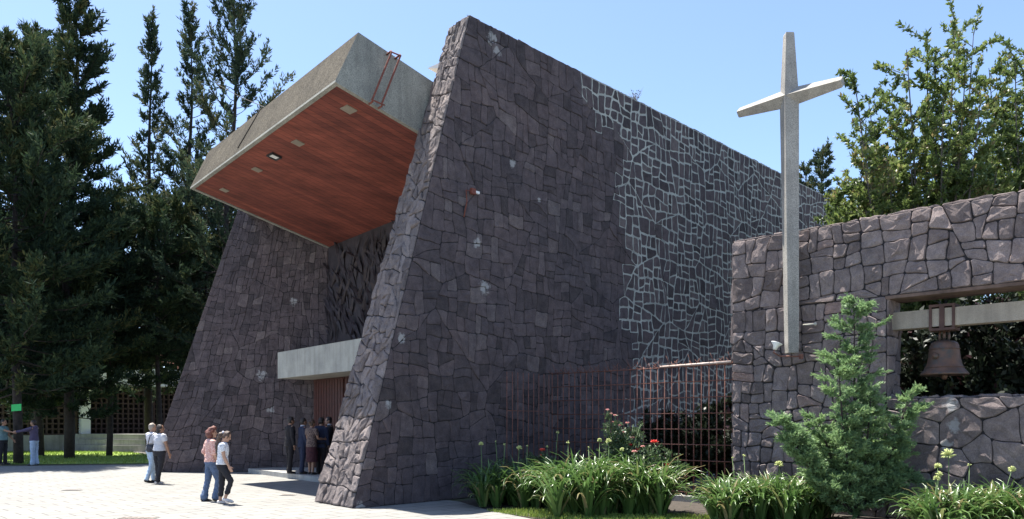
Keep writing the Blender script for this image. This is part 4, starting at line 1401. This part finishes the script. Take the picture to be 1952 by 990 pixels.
def person(label, p, face, h, pose, look, group=None, voxel=.011, hz=0.0):
    s = h / 1.70
    t = thing("person", label, "person", p, group, rz=face - math.pi / 2)
    S = lambda x, y, z: Vector((x, y, z)) * s
    leanf = pose.get("lean", 0.0)
    wide = look.get("wide", 1.0)
    # legs
    legs = []
    for k, sx in ((0, -1), (1, 1)):
        a, b = pose["legs"][k]
        hip = Vector((.088 * sx * wide, 0, .90))
        knee = hip + Vector((.01 * sx, math.sin(a), -math.cos(a))) * .425
        ank = knee + Vector((-.01 * sx, math.sin(a - b), -math.cos(a - b))) * .405
        legs.append([hip, knee, ank, a - b, sx])
    drop = min(l[2].z for l in legs) - .075
    def T(v):            # lower body to the ground, lean the trunk forward
        v = Vector(v)
        z = v.z - .92
        if z > 0:
            v = Vector((v.x, v.y + z * math.sin(leanf), .92 + z * math.cos(leanf)))
        v.z -= drop
        return v * s
    L = lambda v: Vector((v[0], v[1], v[2] - drop)) * s
    arms = []
    for k, sx in ((0, -1), (1, 1)):
        a, c, e = pose["arms"][k]
        sh = Vector((.178 * sx * (.5 + .5 * wide), -.01, 1.375))
        el = sh + Vector((sx * math.sin(c), math.sin(a) * math.cos(c), -math.cos(a) * math.cos(c))) * .285
        ef = a + e
        wr = el + Vector((sx * math.sin(c) * pose.get("inw", .4), math.sin(ef), -math.cos(ef))) .normalized() * .245
        arms.append((sh, el, wr, sx))
    head_c = Vector((0, .035 + pose.get("nod", 0) * .05, 1.565))
    nod = pose.get("nod", 0.0); turn = pose.get("turn", 0.0)
    HR = Matrix.Rotation(turn, 3, 'Z') @ Matrix.Rotation(-nod * .6 - leanf, 3, 'X')
    hc = T(head_c)
    def hd(x, y, z):
        return hc + HR @ (Vector((x, y, z)) * s)
    # ---- body
    mb = MB()
    w = wide
    trunk = [(.82, .135 * w, .10), (.90, .165 * w, .115 * w), (1.0, .150 * w, .11 * w), (1.10, .132 * w, .10 * w), (1.22, .150 * w, .108 * w), (1.32, .165, .105), (1.39, .150, .085), (1.43, .08, .065)]
    mb.loft([(T((0, 0, z)), rx * s, ry * s) for z, rx, ry in trunk], n=20)
    capsule(mb, [T((0, -.005, 1.38)), T((0, .01, 1.46)), hd(0, -.015, -.06)], [.062 * s, .054 * s, .055 * s])
    mb.ball(hc + HR @ (Vector((0, -.008, .022)) * s), .076 * s, .094 * s, .098 * s, rot=HR, nu=18, nv=14)
    mb.ball(hd(0, .022, -.045), .056 * s, .066 * s, .066 * s, rot=HR, nu=14, nv=10)
    mb.ball(hd(0, .062, -.088), .026 * s, .024 * s, .020 * s, rot=HR)
    capsule(mb, [hd(0, .088, .008), hd(0, .100, -.022)], [.009 * s, .014 * s], 8)
    for sx in (-1, 1):
        mb.ball(hd(.077 * sx, -.005, -.012), .012 * s, .022 * s, .032 * s, rot=HR)
    for sh, el, wr, sx in arms:
        capsule(mb, [T(sh), T(sh.lerp(el, .5)), T(el), T(el.lerp(wr, .35)), T(wr)], [.052 * s * w, .047 * s * w, .038 * s, .040 * s, .026 * s])
        d = (wr - el).normalized()
        side = Vector((0, 1, 0)) - d * d.y
        side = side.normalized() if side.length > .2 else Vector((0, 0, 1))
        inn = d.cross(side) ; inn = inn if inn.x * sx < 0 else -inn
        pc = wr + d * .045
        Q = Matrix((side, inn, d)).transposed()
        mb.ball(T(pc), .040 * s, .018 * s, .052 * s, rot=Q)
        for q, (off, ln) in enumerate(((.027, .066), (.009, .076), (-.009, .070), (-.026, .054))):
            k0 = wr + d * .082 + side * off
            k1 = k0 + d * ln * .5 + inn * .008
            k2 = k1 + d * ln * .42 + inn * .022
            capsule(mb, [T(k0), T(k1), T(k2)], [.0092 * s, .0085 * s, .0072 * s], 8)
        th0 = wr + d * .028 + side * .034
        capsule(mb, [T(th0), T(th0 + side * .022 + d * .026 + inn * .006), T(th0 + side * .028 + d * .056 + inn * .012)], [.0115 * s, .0105 * s, .008 * s], 8)
    for hip, knee, ank, fa, sx in legs:
        capsule(mb, [L(hip), L(hip.lerp(knee, .5)), L(knee), L(knee.lerp(ank, .3)), L(ank)], [.082 * s * w, .070 * s * w, .050 * s, .052 * s, .034 * s], 14)
        fy = Vector((0, math.cos(fa * .6), math.sin(fa * .6)))
        capsule(mb, [L(ank - fy * .03 - Z * .03), L(ank + fy * .08 - Z * .045), L(ank + fy * .15 - Z * .052)], [.036 * s, .034 * s, .024 * s])
    inv = HR.inverted()
    def zones(c):
        q = inv @ (c - hc) / s
        if q.y > .05:
            if (abs(abs(q.x) - .032) < .014) and abs(q.z - .002) < .009:
                return 1
            if abs(q.x) < .024 and abs(q.z + .056) < .008:
                return 2
        return 0
    remesh(mb, "body", [look["skin"], M_EYE, M_LIP], t, voxel * .8, zones, 2)
    # ---- trousers or skirt
    g = .014
    mb = MB()
    bot = look["bottom"]
    if bot[1] == "skirt":
        zl = bot[2]
        mb.loft([(L((0, .01, zl)), (.20 * w) * s, .16 * s), (L((0, .005, .70)), (.185 * w) * s, .15 * s), (L((0, 0, .86)), (.18 * w) * s, .135 * s), (T((0, 0, .98)), (.155 * w + g) * s, (.11 * w + g) * s)], n=22)
    else:
        mb.loft([(L((0, 0, .80)), (.14 * w + g) * s, (.095 * w + g) * s), (L((0, -.005, .90)), (.168 * w + g) * s, (.122 * w + g) * s), (T((0, 0, 1.0)), (.15 * w + g) * s, (.11 * w + g) * s)], n=20)
        fl = bot[3] if len(bot) > 3 else .055
        for hip, knee, ank, fa, sx in legs:
            end = knee.lerp(ank, bot[2])
            capsule(mb, [L(hip), L(hip.lerp(knee, .5)), L(knee), L(knee.lerp(end, .55)), L(end)], [(.088 * w + .006) * s, (.074 * w + g) * s, (.054 + g) * s, (.053 + g * .8) * s, fl * s], 14)
    remesh(mb, "skirt" if bot[1] == "skirt" else "trousers", [bot[0]], t, voxel, None, 2, .010)
    # ---- top
    mb = MB()
    top = look["top"]
    zl = top[2] if len(top) > 2 else .94
    mb.loft([(T((0, 0, zl)), (.160 * w + g * 1.6) * s, (.120 * w + g * 1.6) * s), (T((0, 0, 1.02)), (.150 * w + g * 1.5) * s, (.112 * w + g * 1.5) * s), (T((0, 0, 1.12)), (.136 * w + g) * s, (.104 * w + g) * s), (T((0, .008, 1.24)), (.152 * w + g) * s, (.118 * w + g) * s), (T((0, 0, 1.33)), (.168 + g) * s, (.108 + g) * s), (T((0, -.003, 1.40)), (.150 + g) * s, (.082 + g) * s), (T((0, 0, 1.435)), .082 * s, .07 * s)], n=22)
    for sh, el, wr, sx in arms:
        if top[1] <= 1:
            e_ = sh.lerp(el, top[1])
            capsule(mb, [T(sh - Vector((.03 * sx, 0, 0))), T(sh), T(sh.lerp(e_, .6)), T(e_)], [.058 * s, (.058 * w + .008) * s, (.052 * w + g) * s, (.050 * w + g) * s])
        else:
            e_ = el.lerp(wr, top[1] - 1)
            capsule(mb, [T(sh - Vector((.03 * sx, 0, 0))), T(sh), T(sh.lerp(el, .5)), T(el), T(e_)], [.058 * s, (.058 * w + .008) * s, (.050 * w + g) * s, (.042 + g) * s, (.032 + g) * s])
    if top[0] in (CL["plum"],):
        mb.ball(T((0, -.07, 1.42)), .09 * s, .06 * s, .06 * s)
    remesh(mb, look.get("top_name", "shirt"), [top[0]], t, voxel, None, 2, .009)
    if look.get("collar"):
        m = MB(); m.loft([(T((0, 0, 1.43)), .075 * s, .072 * s), (T((0, .005, 1.475)), .064 * s, .062 * s)], n=16); m.build("collar", CL["white"], t, local=True)
    # ---- shoes
    for hip, knee, ank, fa, sx in legs:
        mb = MB()
        fy = Vector((0, math.cos(fa * .6), math.sin(fa * .6)))
        capsule(mb, [L(ank - fy * .035 - Z * .034), L(ank + fy * .05 - Z * .040), L(ank + fy * .14 - Z * .052), L(ank + fy * .175 - Z * .056)], [.041 * s, .040 * s, .038 * s, .026 * s], 12)
        mb.v = [Vector((q.x, q.y, max(q.z, .004 * s + min(0, 0)))) for q in mb.v]
        mb.build("shoe", look["shoes"], t, local=True)
    # ---- hair
    mb = MB()
    style = look.get("style", "short")
    rnd = random.Random(int(h * 1000) + len(label))
    if style == "curly":
        for k in range(46):
            d = Vector((rnd.gauss(0, 1), rnd.gauss(-.25, 1), rnd.gauss(.1, 1))).normalized()
            if d.y > .45 and d.z < .55:
                continue
            mb.ball(hc + HR @ (Vector((d.x * .088, d.y * .098 - .02, d.z * .10 + .03 - (.05 if d.y < 0 else 0))) * s), .045 * s, .045 * s, .045 * s, nu=8, nv=6)
        mb.ball(hd(0, -.03, .02), .098 * s, .10 * s, .105 * s)
        mb.ball(hd(0, -.055, -.06), .105 * s, .07 * s, .075 * s)
    else:
        mb.ball(hd(0, -.02, .036), .086 * s, .093 * s, .094 * s, rot=HR, nu=18, nv=12)
        mb.ball(hd(0, -.048, -.012), .080 * s, .062 * s, .075 * s, rot=HR)
        if style == "pony":
            capsule(mb, [hd(0, -.10, .045), hd(0, -.155, .0), T((.0, -.135, 1.42)), T((.0, -.135, 1.25)), T((.0, -.125, 1.10))], [.035 * s, .045 * s, .046 * s, .036 * s, .014 * s])
        elif style == "long":
            mb.ball(hd(0, -.055, -.09), .088 * s, .055 * s, .13 * s, rot=HR)
            mb.ball(hd(0, -.03, .0), .094 * s, .085 * s, .11 * s, rot=HR)
        elif style == "bun":
            mb.ball(hd(0, -.11, .03), .045 * s, .04 * s, .045 * s)
    remesh(mb, "hair", [look["hair"]], t, voxel, None, 1, .012)
    if style == "pony":
        m = MB(); m.ball(hd(0, -.112, .05), .036 * s, .028 * s, .038 * s); m.build("hair_tie", CL["white"], t, local=True)
    return t, T, arms, s

UPR = (.05, .02)
# near pair
pA = ground(402, 956); pB = ground(424, 961)
person("woman with auburn curly hair in pink print blouse and blue jeans, walking", pA, rad(38), 1.52,
       dict(legs=[(-.10, .12), (.30, .42)], arms=[(-.25, .25, .9), (.1, .1, .3)], turn=-.3), dict(skin=SK1, hair=HAIR_R, style="curly", top=(CL["pinkprint"], .95, .90), bottom=(CL["jeans"], "long", .96, .088), shoes=M_SHOE_D, top_name="blouse", wide=.98),
       "women walking to the church", .010)
person("woman with ponytail in spotted white top and cropped black trousers, walking", pB, rad(14), 1.44,
       dict(legs=[(-.05, .05), (.48, .80)], arms=[(.1, .05, .25), (.22, .08, .25)], nod=.7, turn=.1, lean=.04), dict(skin=SK1, hair=HAIR_B, style="pony", top=(CL["spots"], .42, .91), bottom=(CL["black"], "long", .66, .066), shoes=M_SHOE_L, top_name="blouse", wide=.98),
       "women walking to the church", .010)
# second pair
pC = ground(289, 920); pD = ground(304, 923)
person("pale haired person in white top and light jeans beside the woman with the bag", pC, rad(55), 1.60,
       dict(legs=[(.18, .1), (-.15, .2)], arms=[(.3, .3, 1.5), (.1, .1, .3)], turn=-.4), dict(skin=SK1, hair=HAIR_G, style="short", top=(CL["white"], .5, .92), bottom=(CL["lightjeans"], "long", .97, .062), shoes=M_SHOE_D), "pair walking with a shoulder bag", .011)
tD, TD, aD, sD = person("woman in white short sleeved top and black trousers carrying a dark shoulder bag", pD, rad(62), 1.56,
       dict(legs=[(.05, .05), (-.12, .15)], arms=[(.25, .12, .7), (.12, .26, .15)], turn=-.75), dict(skin=SK2, hair=HAIR_D, style="long", top=(CL["white"], .45, .94), bottom=(CL["black"], "long", .97, .075), shoes=M_SHOE_L, wide=1.14), "pair walking with a shoulder bag", .011)
# shoulder bag hangs on her left
left = Vector((math.cos(rad(152)), math.sin(rad(152)), 0)); fwd = Vector((math.cos(rad(62)), math.sin(rad(62)), 0))
bagp = pD + left * .27 - fwd * .02 + Z * .83
bag = thing("shoulder_bag", "dark shoulder bag hanging at the woman's hip", "bag", bagp)
m = MB(); m.loft([(bagp, .06, .13), (bagp + Z * .04, .075, .17), (bagp + Z * .18, .06, .16), (bagp + Z * .24, .03, .14)], n=16, ex=left, ey=fwd); m.build("pouch", M_BAG, bag)
m = MB(); m.tube([bagp + Z * .22 + fwd * .1, bagp + Z * .42 - left * .12 + fwd * .10, pD + Z * 1.33 + left * .10 + fwd * .04, pD + Z * 1.345 + left * .09 - fwd * .07, bagp + Z * .42 - left * .10 - fwd * .13, bagp + Z * .22 - fwd * .12], .012, 6); m.build("strap", M_BAG, bag)
# left group under the pine
person("man in plum hooded top and pale jeans stretching an arm towards the pine", ground(65, 887.5), rad(183), 1.72,
       dict(legs=[(.02, .02), (-.04, .04)], arms=[(1.25, .1, .15), (1.30, .12, .12)]), dict(skin=SK2, hair=HAIR_D, style="short", top=(CL["plum"], 1.95, .90), bottom=(CL["lightjeans"], "long", .99, .085), shoes=M_SHOE_D, top_name="hoodie", wide=1.05), "people under the pine with the green sign", .013)
person("person in teal shirt and dark trousers reaching across at the left edge", ground(6, 886), rad(0), 1.74,
       dict(legs=[(.03, .03), (-.05, .05)], arms=[(.3, .1, .4), (1.15, .1, .2)]), dict(skin=SK2, hair=HAIR_D, style="short", top=(CL["teal"], .6, .90), bottom=(CL["black"], "long", .99, .075), shoes=M_SHOE_D, wide=1.05), "people under the pine with the green sign", .013)
# people at the door, on the porch step
GD = "people waiting at the church door"
def door_p(px, d):
    return Vector(((px - CX) / F * d, d, .14))
idle = lambda a, b: dict(legs=[(.02, .02), (-.06, .05)], arms=[(a, .08, .2), (b, .08, .2)])
person("tall man in black suit standing nearest the porch wall", door_p(553, 22.3), rad(40), 1.64, idle(.05, -.02), dict(skin=SK2, hair=HAIR_D, top=(CL["suit"], 1.92, .80), bottom=(CL["suit"], "long", .98, .075), shoes=M_SHOE_D, top_name="jacket", wide=1.1), GD, .013)
person("man in navy suit with white collar at the church door", door_p(577, 22.2), rad(35), 1.60, idle(.1, .1), dict(skin=SK2, hair=HAIR_D, top=(CL["navy"], 1.92, .80), bottom=(CL["navy"], "long", .98, .072), shoes=M_SHOE_D, top_name="jacket", collar=True, wide=1.05), GD, .013)
person("woman in brown print dress top and dark red skirt at the door", door_p(594, 21.9), rad(60), 1.56, dict(legs=[(.02, .02), (-.04, .04)], arms=[(.2, .15, .9), (.2, .15, 1.3)]), dict(skin=SK2, hair=HAIR_B, style="bun", top=(CL["brownprint"], .5, .84), bottom=(CL["maroon"], "skirt", .38), shoes=M_SHOE_D, top_name="blouse", wide=1.02), GD, .013)
person("person in dark coat right of the woman in the print dress", door_p(612, 22.2), rad(70), 1.62, idle(.1, .05), dict(skin=SK2, hair=HAIR_D, top=(CL["navy"], 1.92, .78), bottom=(CL["suit"], "long", .98, .072), shoes=M_SHOE_D, top_name="coat", wide=1.08), GD, .013)
person("person in dark clothes half hidden by the leaning wall", door_p(628, 22.8), rad(200), 1.64, idle(.1, .05), dict(skin=SK1, hair=HAIR_D, top=(CL["suit"], 1.92, .84), bottom=(CL["suit"], "long", .98, .072), shoes=M_SHOE_D, top_name="coat", collar=True), GD, .013)
